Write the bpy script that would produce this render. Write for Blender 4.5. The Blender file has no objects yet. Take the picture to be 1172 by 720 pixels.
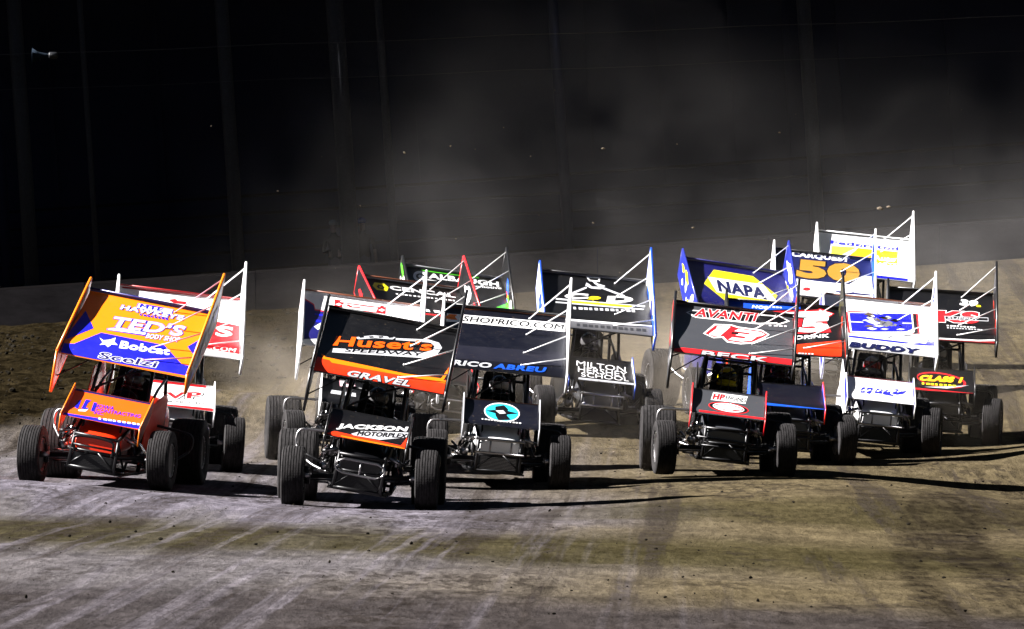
# Sprint cars racing under floodlights on a dirt oval: everything is built here in mesh code.
import bpy, bmesh, math, random
import numpy as np
from mathutils import Matrix, Vector

SC = bpy.context.scene
COL = SC.collection
RAD = math.radians
ROLL = RAD(3.9)                      # the camera is held slightly out of level
ALL_ROOTS = []

# ------------------------------------------------------------------ materials
MATS = {}
def nd(nt, t, **kw):
    n = nt.nodes.new(t)
    for k, v in kw.items():
        setattr(n, k, v)
    return n

def base_mat(name):
    m = bpy.data.materials.new(name); m.use_nodes = True
    nt = m.node_tree
    return m, nt, nt.nodes['Principled BSDF']

PAL = dict(white=(.86, .86, .86), black=(.0024, .0024, .0032), orange=(1.0, .215, .002), ored=(.92, .035, .004), red=(.74, .012, .018),
           dred=(.30, .006, .008), blue=(.010, .012, .62), sblue=(.008, .09, .62), pblue=(.006, .06, .50), navy=(.010, .010, .12),
           navyb=(.007, .010, .065), dnavy=(.0016, .0020, .0065), mnavy=(.010, .010, .018), yellow=(.90, .74, .01), silver=(.52, .53, .56), grey=(.15, .15, .16),
           teal=(.02, .52, .68), green=(.10, .72, .03), gold=(.40, .20, .025), amber=(.95, .38, .01), yelgr=(.80, .82, .06),
           brown=(.10, .07, .05), rust=(.13, .035, .012), charcoal=(.048, .050, .057), napa=(.006, .006, .085), napab=(.010, .018, .22), rorange=(1.0, .11, .002), pink=(.62, .30, .36), maroon=(.07, .008, .010))

def paint(c, rough=.33, coat=.35, dirt=.022):
    key = ('paint', c, rough, coat, dirt)
    if key in MATS: return MATS[key]
    m, nt, b = base_mat('paint_' + c)
    L = nt.links
    tc = nd(nt, 'ShaderNodeTexCoord')
    n1 = nd(nt, 'ShaderNodeTexNoise'); n1.inputs['Scale'].default_value = 7; n1.inputs['Detail'].default_value = 7; n1.inputs['Roughness'].default_value = .7
    n2 = nd(nt, 'ShaderNodeTexNoise'); n2.inputs['Scale'].default_value = 60; n2.inputs['Detail'].default_value = 4
    L.new(tc.outputs['Object'], n1.inputs['Vector']); L.new(tc.outputs['Object'], n2.inputs['Vector'])
    mx = nd(nt, 'ShaderNodeMath', operation='MULTIPLY'); L.new(n1.outputs[0], mx.inputs[0]); L.new(n2.outputs[0], mx.inputs[1])
    mr = nd(nt, 'ShaderNodeMapRange'); mr.inputs[1].default_value = .22; mr.inputs[2].default_value = .48; dk = 1 if max(PAL[c]) > .2 else .30
    mr.inputs[3].default_value = dirt * .15 * dk; mr.inputs[4].default_value = dirt * 2.2 * dk
    L.new(mx.outputs[0], mr.inputs[0])
    mix = nd(nt, 'ShaderNodeMix', data_type='RGBA')
    mix.inputs[6].default_value = (*PAL[c], 1); mix.inputs[7].default_value = (.115, .085, .058, 1)
    n3 = nd(nt, 'ShaderNodeTexNoise'); n3.inputs['Scale'].default_value = 26; n3.inputs['Detail'].default_value = 3; n3.inputs['Roughness'].default_value = .65; n3.inputs['Distortion'].default_value = .4
    L.new(tc.outputs['Object'], n3.inputs['Vector'])
    sp = nd(nt, 'ShaderNodeMapRange'); sp.inputs[1].default_value = .665; sp.inputs[2].default_value = .70; sp.inputs[4].default_value = .55
    L.new(n3.outputs[0], sp.inputs[0])
    sm = nd(nt, 'ShaderNodeMath', operation='MAXIMUM'); L.new(mr.outputs[0], sm.inputs[0]); L.new(sp.outputs[0], sm.inputs[1])
    L.new(sm.outputs[0], mix.inputs[0]); L.new(mix.outputs[2], b.inputs['Base Color'])
    rr = nd(nt, 'ShaderNodeMapRange'); rr.inputs[3].default_value = rough - .08; rr.inputs[4].default_value = rough + .22
    L.new(n1.outputs[0], rr.inputs[0]); L.new(rr.outputs[0], b.inputs['Roughness'])
    b.inputs['Coat Weight'].default_value = coat; b.inputs['Coat Roughness'].default_value = .22
    MATS[key] = m
    return m

def metal(name, c, rough, met=1.0):
    key = ('metal', name)
    if key in MATS: return MATS[key]
    m, nt, b = base_mat(name)
    n = nd(nt, 'ShaderNodeTexNoise'); n.inputs['Scale'].default_value = 25; n.inputs['Detail'].default_value = 5
    tc = nd(nt, 'ShaderNodeTexCoord'); nt.links.new(tc.outputs['Object'], n.inputs['Vector'])
    r = nd(nt, 'ShaderNodeMapRange'); r.inputs[3].default_value = max(rough - .1, .03); r.inputs[4].default_value = rough + .2
    nt.links.new(n.outputs[0], r.inputs[0]); nt.links.new(r.outputs[0], b.inputs['Roughness'])
    mix = nd(nt, 'ShaderNodeMix', data_type='RGBA'); mix.inputs[6].default_value = (*c, 1); mix.inputs[7].default_value = (c[0] * .55, c[1] * .5, c[2] * .45, 1)
    nt.links.new(n.outputs[0], mix.inputs[0]); nt.links.new(mix.outputs[2], b.inputs['Base Color'])
    b.inputs['Metallic'].default_value = met
    MATS[key] = m
    return m

def rubber():
    key = 'rubber'
    if key in MATS: return MATS[key]
    m, nt, b = base_mat('dusty_rubber')
    L = nt.links
    tc = nd(nt, 'ShaderNodeTexCoord')
    n = nd(nt, 'ShaderNodeTexNoise'); n.inputs['Scale'].default_value = 9; n.inputs['Detail'].default_value = 8; n.inputs['Roughness'].default_value = .7
    mp = nd(nt, 'ShaderNodeMapping'); mp.inputs['Scale'].default_value = (3, 1, 1)
    L.new(tc.outputs['Object'], mp.inputs['Vector']); L.new(mp.outputs[0], n.inputs['Vector'])
    cr = nd(nt, 'ShaderNodeValToRGB')
    cr.color_ramp.elements[0].position = .35; cr.color_ramp.elements[0].color = (.006, .0055, .0055, 1)
    cr.color_ramp.elements[1].position = .72; cr.color_ramp.elements[1].color = (.034, .031, .032, 1)
    L.new(n.outputs[0], cr.inputs[0]); L.new(cr.outputs[0], b.inputs['Base Color'])
    b.inputs['Roughness'].default_value = .85; b.inputs['Specular IOR Level'].default_value = .18
    bp = nd(nt, 'ShaderNodeBump'); bp.inputs['Strength'].default_value = .4; bp.inputs['Distance'].default_value = .01
    L.new(n.outputs[0], bp.inputs['Height']); L.new(bp.outputs[0], b.inputs['Normal'])
    MATS[key] = m
    return m

def simple(name, c, rough=.6, sheen=0):
    key = ('s', name)
    if key in MATS: return MATS[key]
    m, nt, b = base_mat(name)
    n = nd(nt, 'ShaderNodeTexNoise'); n.inputs['Scale'].default_value = 30; n.inputs['Detail'].default_value = 6
    mix = nd(nt, 'ShaderNodeMix', data_type='RGBA'); mix.inputs[6].default_value = (*[x * .7 for x in c], 1); mix.inputs[7].default_value = (*[min(1, x * 1.3) for x in c], 1)
    nt.links.new(n.outputs[0], mix.inputs[0]); nt.links.new(mix.outputs[2], b.inputs['Base Color'])
    b.inputs['Roughness'].default_value = rough
    if rough >= .8: b.inputs['Specular IOR Level'].default_value = .06
    MATS[key] = m
    return m

CHROME = lambda: metal('polished_metal', (.80, .80, .82), .12)
STEEL = lambda: metal('brushed_steel', (.42, .42, .44), .28)
TUBE = lambda: metal('black_tube', (.016, .016, .018), .32, .35)
DARK = lambda: simple('black_part', (.006, .006, .0065), .5)
CARBON = lambda: simple('dark_panel', (.009, .009, .010), .35)

# ------------------------------------------------------------------ mesh helpers
class MB:
    """collects shapes in one bmesh and links them as ONE mesh object"""
    def __init__(self):
        self.bm = bmesh.new(); self.mats = []
    def mi(self, m):
        if m not in self.mats: self.mats.append(m)
        return self.mats.index(m)
    def face(self, pts, m, smooth=False):
        vs = [self.bm.verts.new(p) for p in pts]
        f = self.bm.faces.new(vs); f.material_index = self.mi(m); f.smooth = smooth
        return f
    def box(self, lo, hi, m, bev=0.0):
        x0, y0, z0 = lo; x1, y1, z1 = hi
        v = [self.bm.verts.new(p) for p in ((x0,y0,z0),(x1,y0,z0),(x1,y1,z0),(x0,y1,z0),(x0,y0,z1),(x1,y0,z1),(x1,y1,z1),(x0,y1,z1))]
        i = self.mi(m); fs = []
        for q in ((0,3,2,1),(4,5,6,7),(0,1,5,4),(1,2,6,5),(2,3,7,6),(3,0,4,7)):
            f = self.bm.faces.new([v[k] for k in q]); f.material_index = i; fs.append(f)
        if bev:
            es = list({e for f in fs for e in f.edges})
            bmesh.ops.bevel(self.bm, geom=es, offset=bev, segments=2, affect='EDGES', profile=.5, material=-1)
    def rings(self, rings, m, close=True, cap=True, smooth=True):
        """loft a list of equally long point rings"""
        i = self.mi(m)
        vr = [[self.bm.verts.new(p) for p in r] for r in rings]
        n = len(vr[0])
        for a, b in zip(vr[:-1], vr[1:]):
            for k in range(n if close else n - 1):
                k2 = (k + 1) % n
                f = self.bm.faces.new((a[k], a[k2], b[k2], b[k])); f.material_index = i; f.smooth = smooth
        if cap and close:
            for r in (vr[0][::-1], vr[-1]):
                try:
                    f = self.bm.faces.new(r); f.material_index = i
                except ValueError: pass
    def tube(self, pts, r, m, seg=8, smoothpath=0, closed=False, r1=None):
        P = [Vector(p) for p in pts]
        if smoothpath:
            Q = []
            N = len(P)
            for k in range(N if closed else N - 1):
                p0 = P[(k - 1) % N] if (closed or k > 0) else P[0]; p1 = P[k]; p2 = P[(k + 1) % N]
                p3 = P[(k + 2) % N] if (closed or k + 2 < N) else P[-1]
                for j in range(smoothpath):
                    t = j / smoothpath
                    Q.append(.5 * ((2 * p1) + (p2 - p0) * t + (2 * p0 - 5 * p1 + 4 * p2 - p3) * t * t + (3 * p1 - p0 - 3 * p2 + p3) * t ** 3))
            if not closed: Q.append(P[-1])
            P = Q
        rings = []
        N = len(P); up = Vector((.13, .21, .97)).normalized()
        for k in range(N):
            if closed: d = P[(k + 1) % N] - P[(k - 1) % N]
            else: d = P[min(k + 1, N - 1)] - P[max(k - 1, 0)]
            d.normalize()
            if abs(d.dot(up)) > .95: up = Vector((1, .05, .1)).normalized()
            a = d.cross(up).normalized(); b = d.cross(a).normalized(); up = -b if -b.dot(up) < 0 else up
            rr = r if r1 is None else r + (r1 - r) * k / (N - 1)
            rings.append([P[k] + a * (rr * math.cos(2 * math.pi * j / seg)) + b * (rr * math.sin(2 * math.pi * j / seg)) for j in range(seg)])
        if closed: rings.append(rings[0])
        self.rings(rings, m, cap=not closed)
    def lathe_x(self, prof, m, seg=48, center=(0, 0, 0), smooth=True):
        """profile of (x, radius) turned round the x axis"""
        cx, cy, cz = center
        rings = [[(cx + x, cy + r * math.cos(2 * math.pi * j / seg), cz + r * math.sin(2 * math.pi * j / seg)) for j in range(seg)] for x, r in prof]
        self.rings(rings, m, cap=True, smooth=smooth)
    def plate(self, poly, axis_pts, th, m, rim=None):
        """polygon (list of 3-D points in one plane) given thickness th along axis_pts"""
        A = Vector(axis_pts).normalized() * th * .5
        i = self.mi(m); j = self.mi(rim or m)
        a = [self.bm.verts.new(Vector(p) - A) for p in poly]; b = [self.bm.verts.new(Vector(p) + A) for p in poly]
        n = len(poly)
        f = self.bm.faces.new(a[::-1]); f.material_index = i
        f = self.bm.faces.new(b); f.material_index = i
        for k in range(n):
            f = self.bm.faces.new((a[k], a[(k + 1) % n], b[(k + 1) % n], b[k])); f.material_index = j
    def sphere(self, c, r, m, sc=(1, 1, 1), seg=16):
        i = self.mi(m)
        g = bmesh.ops.create_uvsphere(self.bm, u_segments=seg, v_segments=seg // 2, radius=1)
        for v in g['verts']:
            v.co = Vector((c[0] + v.co.x * r * sc[0], c[1] + v.co.y * r * sc[1], c[2] + v.co.z * r * sc[2]))
        for f in {f for v in g['verts'] for f in v.link_faces}:
            f.material_index = i; f.smooth = True
    def build(self, name, parent=None, xf=None, normals=True):
        if normals: bmesh.ops.recalc_face_normals(self.bm, faces=self.bm.faces)
        if xf is not None: bmesh.ops.transform(self.bm, matrix=xf, verts=self.bm.verts)
        me = bpy.data.meshes.new(name); self.bm.to_mesh(me); self.bm.free()
        for m in self.mats: me.materials.append(m)
        o = bpy.data.objects.new(name, me); COL.objects.link(o)
        if parent is not None: o.parent = parent
        else: ALL_ROOTS.append(o)
        return o

def tag(o, label=None, cat=None, group=None, kind=None):
    if label: o['label'] = label
    if cat: o['category'] = cat
    if group: o['group'] = group
    if kind: o['kind'] = kind
    return o

def empty(name, M=None, parent=None):
    o = bpy.data.objects.new(name, None); COL.objects.link(o)
    o.empty_display_size = .2
    if parent is not None: o.parent = parent
    else: ALL_ROOTS.append(o)
    if M is not None: o.matrix_basis = M
    return o

# ------------------------------------------------------------------ lettering and graphics laid on a surface
_TC = {}
def text_mesh(t, bold, sp=0):
    key = (t, bold, sp)
    if key in _TC: return _TC[key]
    cu = bpy.data.curves.new('letters', 'FONT'); cu.body = t; cu.size = 1; cu.offset = bold; cu.resolution_u = 3; cu.space_character = 1 + sp; cu.fill_mode = 'FRONT'
    ob = bpy.data.objects.new('letters', cu)
    me = ob.to_mesh()
    vs = [(v.co.x, v.co.y) for v in me.vertices]; fs = [tuple(p.vertices) for p in me.polygons]
    ob.to_mesh_clear(); bpy.data.objects.remove(ob); bpy.data.curves.remove(cu)
    _TC[key] = (vs, fs)
    return _TC[key]

def lay_decal(mb, verts, faces, mapf, off, m, cuts):
    """flat (u, v) faces cut into strips and laid off metres above the surface mapf(u, v, off)"""
    t = bmesh.new()
    vs = [t.verts.new((u, v, 0)) for u, v in verts]
    for f in faces:
        try: t.faces.new([vs[k] for k in f])
        except ValueError: pass
    for f in t.faces: f.normal_update()
    bmesh.ops.triangulate(t, faces=t.faces)
    for co, no in (((0.004, 0, 0), (1, 0, 0)), ((.996, 0, 0), (-1, 0, 0)), ((0, .004, 0), (0, 1, 0)), ((0, .985, 0), (0, -1, 0))):
        bmesh.ops.bisect_plane(t, geom=t.verts[:] + t.edges[:] + t.faces[:], plane_co=co, plane_no=no, clear_inner=True)
    for c in cuts:
        bmesh.ops.bisect_plane(t, geom=t.verts[:] + t.edges[:] + t.faces[:], plane_co=(0, c, 0), plane_no=(0, 1, 0))
    i = mb.mi(m); mp = {}
    for v in t.verts: mp[v] = mb.bm.verts.new(mapf(v.co.x, v.co.y, off))
    for f in t.faces:
        try:
            g = mb.bm.faces.new([mp[v] for v in f.verts]); g.material_index = i
        except ValueError: pass
    t.free()

def lay_all(mb, items, mapf, cuts):
    for n, it in enumerate(items):
        jit = n * .00002
        if it[0] == 'P':
            _, c, pts, lay = it
            lay_decal(mb, pts, [tuple(range(len(pts)))], mapf, .0014 + .0009 * lay + jit, paint(c), cuts)
        else:
            _, t, c, (BL, BR, TL), outl, lay, bold = it
            bold = bold * .62 + .006; sp = 1.5 * bold + .6 * max([.55 * q[1] for q in outl] + [0])
            vs, _f = text_mesh(t, min(bold, -.002) if 'M' in t else bold, sp)
            if not vs: continue
            x0 = min(v[0] for v in vs); x1 = max(v[0] for v in vs); y0 = min(v[1] for v in vs); y1 = max(v[1] for v in vs)
            def place(v):
                s = (v[0] - x0) / (x1 - x0); q = (v[1] - y0) / (y1 - y0)
                return (BL[0] + (BR[0] - BL[0]) * s + (TL[0] - BL[0]) * q, BL[1] + (BR[1] - BL[1]) * s + (TL[1] - BL[1]) * q)
            def draw(b, c, off):
                if 'M' not in t or b <= -.002:
                    v2, f2 = text_mesh(t, b, sp)
                    lay_decal(mb, [place(v) for v in v2], f2, mapf, off, paint(c), cuts)
                    return
                v2, f2 = text_mesh(t, -.002, sp)      # this letter cannot be swollen, so it is thickened by shifted copies
                e = b + .002
                for k, (dx, dy) in enumerate(((-e, -e), (e, -e), (-e, e), (e, e), (0, e), (0, -e), (e, 0), (-e, 0))):
                    lay_decal(mb, [place((v[0] + dx, v[1] + dy)) for v in v2], f2, mapf, off + .00006 * k, paint(c), cuts)
            for k, (oc, ob) in enumerate(outl):
                draw(bold + .55 * ob, oc, .0014 + .0009 * (lay + k * .6) + jit)
            draw(bold, c, .0014 + .0009 * (lay + len(outl) * .6) + jit)

# ------------------------------------------------------------------ wheels
_MESH = {}
def tyre_mesh(R, w, ng):
    key = ('tyre', R, w)
    if key in _MESH: return _MESH[key]
    mb = MB(); h = w / 2
    p = [(-.70 * h, .185), (-.78 * h, .205), (-.93 * h, .62 * R), (-1.0 * h, .76 * R), (-.985 * h, .88 * R), (-.94 * h, .945 * R), (-.87 * h, .975 * R)]
    n = ng; a, b = -.82 * h, .82 * h
    for k in range(n):
        t0 = a + (b - a) * k / n; t1 = a + (b - a) * (k + 1) / n; g = .0038
        cr = lambda x: R * (1 - .018 * (x / h) ** 2)
        p += [(t0 + g, cr(t0) - .010), (t0 + g + .001, cr(t0)), (t1 - g - .001, cr(t1)), (t1 - g, cr(t1) - .010)]
    q = [(-x, r) for x, r in p[:7]][::-1]
    p += q
    mb.lathe_x(p, rubber(), seg=72, smooth=False)
    # sidewalls and shoulders smooth
    o = mb.build('tyre_tmp'); ALL_ROOTS.remove(o)
    me = o.data; bpy.data.objects.remove(o)
    for f in me.polygons:
        if len(f.vertices) == 4: f.use_smooth = False
    _MESH[key] = me
    return me

def rim_mesh(w, style):
    key = ('rim', w, style)
    if key in _MESH: return _MESH[key]
    mb = MB(); h = w / 2
    m = {'silver': STEEL, 'black': TUBE, 'chrome': CHROME}[style]()
    for s in (-1, 1):
        # lip, barrel and dish on each side
        prof = [(s * .72 * h, .150), (s * .80 * h, .192), (s * .84 * h, .200), (s * .82 * h, .180), (s * .60 * h, .168), (s * .42 * h, .120), (s * .40 * h, .060), (s * .52 * h, .055), (s * .54 * h, .002)]
        mb.lathe_x(prof, m, seg=40)
        for k in range(16):
            a = 2 * math.pi * k / 16
            c = (s * .83 * h, .188 * math.cos(a), .188 * math.sin(a))
            mb.sphere(c, .008, STEEL(), seg=6)
        for k in range(6):
            a = 2 * math.pi * k / 6
            mb.sphere((s * .43 * h, .092 * math.cos(a), .092 * math.sin(a)), .022, DARK(), sc=(.35, 1, 1), seg=8)
    o = mb.build('rim_tmp'); ALL_ROOTS.remove(o)
    me = o.data; bpy.data.objects.remove(o)
    _MESH[key] = me
    return me

def add_wheel(root, x, y, R, w, steer, style, ng, spin):
    e = empty('wheel', Matrix.Translation((x, y - 1.1, R - .012)) @ Matrix.Rotation(steer, 4, 'Z'), root)
    t = bpy.data.objects.new('tyre', tyre_mesh(R, w, ng)); COL.objects.link(t); t.parent = e; t.rotation_euler = (spin, 0, 0)
    r = bpy.data.objects.new('rim', rim_mesh(w, style)); COL.objects.link(r); r.parent = e; r.rotation_euler = (spin * 1.7, 0, 0)
    return e

# ------------------------------------------------------------------ wings
def catmull(P, k):
    out = []
    for i in range(len(P) - 1):
        p0 = P[max(i - 1, 0)]; p1 = P[i]; p2 = P[i + 1]; p3 = P[min(i + 2, len(P) - 1)]
        for j in range(k):
            t = j / k
            out.append(tuple(.5 * (2 * p1[d] + (p2[d] - p0[d]) * t + (2 * p0[d] - 5 * p1[d] + 4 * p2[d] - p3[d]) * t * t + (3 * p1[d] - p0[d] - 3 * p2[d] + p3[d]) * t ** 3) for d in (0, 1)))
    out.append(P[-1]); return out

class Wing:
    def __init__(s, half, chord, ym, zm, th, prof, under):
        s.half = half
        ct, st = math.cos(th), math.sin(th)
        s.nose = (ym - chord / 2 * ct, zm - chord / 2 * st); s.rear = (ym + chord / 2 * ct, zm + chord / 2 * st)
        to = lambda p: (s.nose[0] + p[0] * chord * ct - p[1] * chord * st, s.nose[1] + p[0] * chord * st + p[1] * chord * ct)
        s.face = [to(p) for p in catmull(prof, 5)]          # rear edge to nose, (y, z)
        s.under = [to(p) for p in under]
        z0, z1 = s.face[0][1], s.face[-1][1]
        s.V = [(z0 - p[1]) / (z0 - z1) for p in s.face]
        s.N = []
        for i in range(len(s.face)):
            a = s.face[max(i - 1, 0)]; b = s.face[min(i + 1, len(s.face) - 1)]
            dy, dz = b[0] - a[0], b[1] - a[1]; l = math.hypot(dy, dz) or 1
            s.N.append((dz / l, -dy / l))                     # points up and forward
    def pt(s, u, v, off):
        i = 0
        while i < len(s.V) - 2 and s.V[i + 1] < v: i += 1
        d = s.V[i + 1] - s.V[i]
        t = (v - s.V[i]) / d if abs(d) > 1e-9 else 0
        t = min(max(t, -.5), 1.5)
        y = s.face[i][0] + (s.face[i + 1][0] - s.face[i][0]) * t; z = s.face[i][1] + (s.face[i + 1][1] - s.face[i][1]) * t
        tt = min(max(t, 0), 1)
        ny = s.N[i][0] + (s.N[i + 1][0] - s.N[i][0]) * tt; nz = s.N[i][1] + (s.N[i + 1][1] - s.N[i][1]) * tt
        return (-s.half + 2 * s.half * u, y - 1.1 + ny * off, z + nz * off)
    def deck(s, mat, umat, items):
        mb = MB()
        rings = []
        xs = [-s.half, s.half]
        top = [[(x, p[0] - 1.1, p[1]) for p in s.face] for x in xs]
        mb.rings(top, mat, close=False, cap=False, smooth=True)
        loop = [s.face[-1]] + s.under + [s.face[0]]
        mb.rings([[(x, p[0] - 1.1, p[1]) for p in loop] for x in xs], umat, close=False, cap=False, smooth=False)
        cuts = s.V[1:-1]
        if items: lay_all(mb, items, s.pt, cuts)
        return mb

TOP_PROF = [(1.0, .0), (.975, -.016), (.8, -.010), (.6, -.004), (.4, .012), (.24, .028), (.14, .036), (.07, .031), (.02, .014), (0, 0)]
TOP_UNDER = [(.05, -.035), (.2, -.055), (.45, -.065), (.75, -.055), (.985, -.030)]
FRT_PROF = [(1.0, .0), (.96, -.03), (.75, -.035), (.5, -.025), (.3, 0.0), (.15, .02), (.05, .018), (0, 0)]
FRT_UNDER = [(.06, -.04), (.3, -.08), (.6, -.09), (.97, -.06)]

def board(name, parent, xf, x, poly, th, cin, rim, blots, seed, side):
    """a sideboard: plate with a folded rim and graphics on both faces"""
    mb = MB()
    P3 = [(x, y - 1.1, z) for y, z in poly]
    mb.plate(P3, (1, 0, 0), th, paint(cin), paint(rim))
    n = len(P3)
    for k in range(n):   # rolled edge
        mb.tube([P3[k], P3[(k + 1) % n]], th * .62, paint(rim), seg=6)
    if blots:
        r = random.Random(seed)
        c4 = [poly[0], poly[1], poly[2], poly[3]]           # front-bottom, front-top, rear-top, rear-bottom
        def at(u, v):
            a = [c4[0][d] + (c4[3][d] - c4[0][d]) * u for d in (0, 1)]; b = [c4[1][d] + (c4[2][d] - c4[1][d]) * u for d in (0, 1)]
            return [a[d] + (b[d] - a[d]) * v for d in (0, 1)]
        for k in range(blots[1]):
            c = blots[0][k % len(blots[0])]
            u, v = r.uniform(.08, .86), r.uniform(.2, .8); du, dv = r.uniform(.06, .16), r.uniform(.10, .24)
            q = [at(min(max(u + du * math.cos(t) * r.uniform(.5, 1.2), .02), .98), min(max(v + dv * math.sin(t) * r.uniform(.5, 1.2), .06), .94)) for t in [i * math.pi / 4 for i in range(8)]]
            for sg in (-1, 1):
                xx = x + sg * (th * .5 + .003 + .0005 * k)
                mb.face([(xx, p[0] - 1.1, p[1]) for p in q], paint(c))
    return mb.build(name, parent, xf)

def loft_body(mb, secs, m, nseg=20, pw=3.2):
    """superellipse sections: (y, z_bottom, z_top, half_width)"""
    rings = []
    for y, zb, zt, w in secs:
        zc, zh = (zb + zt) / 2, (zt - zb) / 2
        ring = []
        for k in range(nseg):
            a = 2 * math.pi * k / nseg + math.pi / nseg
            c, s = math.cos(a), math.sin(a)
            ring.append((w * math.copysign(abs(c) ** (2 / pw), c), y - 1.1, zc + zh * math.copysign(abs(s) ** (2 / pw), s)))
        rings.append(ring)
    mb.rings(rings, m)

# ------------------------------------------------------------------ a racing driver, seated with both hands on the wheel
_DRV = []
def driver_mesh():
    if _DRV: return _DRV[0]
    V = []; E = []; Rr = []
    def v(p, r, parent=None):
        V.append(p); Rr.append(r if isinstance(r, tuple) else (r, r))
        if parent is not None: E.append((parent, len(V) - 1))
        return len(V) - 1
    pel = v((0, .68, .46), (.17, .13)); bel = v((0, .70, .62), (.155, .12), pel); ch = v((0, .70, .84), (.18, .13), bel)
    nb = v((0, .68, 1.00), (.085, .08), ch); nk = v((0, .655, 1.08), .062, nb); hd = v((0, .63, 1.20), (.085, .10), nk); tp = v((0, .64, 1.30), (.07, .085), hd)
    for s in (-1, 1):
        sh = v((s * .20, .69, .93), .075, ch); el = v((s * .29, .44, .77), .052, sh); wr = v((s * .19, .20, .92), .034, el)
        pm = v((s * .175, .135, .955), (.040, .022), wr)
        for k, (dz, ln) in enumerate(((.03, .92), (.011, 1.0), (-.009, .95), (-.028, .78))):
            a = v((s * (.172 - .004 * k), .095, .965 + dz), .0095, pm); b = v((s * (.150 - .004 * k), .075 + .01 * (1 - ln), .968 + dz), .009, a); v((s * (.132), .095, .962 + dz), .008, b)
        t1 = v((s * .150, .15, .985), .011, pm); v((s * .135, .12, 1.0), .0095, t1)
        hip = v((s * .11, .62, .46), .105, pel); kn = v((s * .16, .22, .58), .072, hip); an = v((s * .13, -.22, .36), .046, kn); v((s * .13, -.34, .46), .035, an)
    me = bpy.data.meshes.new('person'); me.from_pydata(V, E, [])
    ob = bpy.data.objects.new('tmp', me); COL.objects.link(ob)
    sk = ob.modifiers.new('s', 'SKIN'); sk.use_smooth_shade = True
    for i, d in enumerate(me.skin_vertices[0].data):
        d.radius = Rr[i]; d.use_root = (i == 0)
    sb = ob.modifiers.new('b', 'SUBSURF'); sb.levels = 1; sb.render_levels = 1
    dg = bpy.context.evaluated_depsgraph_get()
    m2 = bpy.data.meshes.new_from_object(ob.evaluated_get(dg)); m2.name = 'person'
    bpy.data.objects.remove(ob)
    for p in m2.polygons: p.use_smooth = True
    _DRV.append(m2)
    return m2

def add_driver(M, suit, helmet, visor, label):
    me = driver_mesh().copy(); me.materials.clear()
    me.materials.append(simple('race_suit_' + suit, PAL[suit], .8))
    o = bpy.data.objects.new('person', me); COL.objects.link(o); o.matrix_basis = M
    ALL_ROOTS.append(o)
    tag(o, label, 'driver', 'drivers seated in the race cars')
    mb = MB()
    c = (0, .635, 1.225)
    rings = []
    for k in range(13):
        a = math.pi * k / 12
        z = math.cos(a); rr = max(math.sin(a), .03)
        ring = []
        for j in range(24):
            b = 2 * math.pi * j / 24
            x = .128 * rr * math.cos(b); y = .150 * rr * math.sin(b)
            if z < -.1: y *= 1.05 if math.sin(b) < 0 else .9
            if z < -.8: x *= .9
            ring.append((c[0] + x, c[1] + y, c[2] + .142 * max(z, -.86)))
        rings.append(ring)
    mb.rings(rings, paint(helmet, .2, .6))
    mb.tube([(.0 + .12 * math.cos(t), c[1] - .02 + .14 * math.sin(t), c[2] - .085) for t in [math.pi + i * math.pi / 8 for i in range(9)]], .022, paint(helmet, .2, .6))
    h = mb.build('helmet', o)
    mb = MB()
    rings = []
    for i in range(6):
        z = -.045 + .10 * i / 5
        rr = math.sqrt(max(1 - (z / .142) ** 2, .1))
        rings.append([(c[0] + .133 * rr * math.cos(t), c[1] + .156 * rr * math.sin(t), c[2] + z + .01) for t in [math.pi * 1.12 + j * math.pi * .76 / 14 for j in range(15)]])
    mb.rings(rings, metal('visor_' + visor, PAL[visor], .12, .2), close=False, cap=False)
    mb.build('visor', h)
    return o

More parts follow.
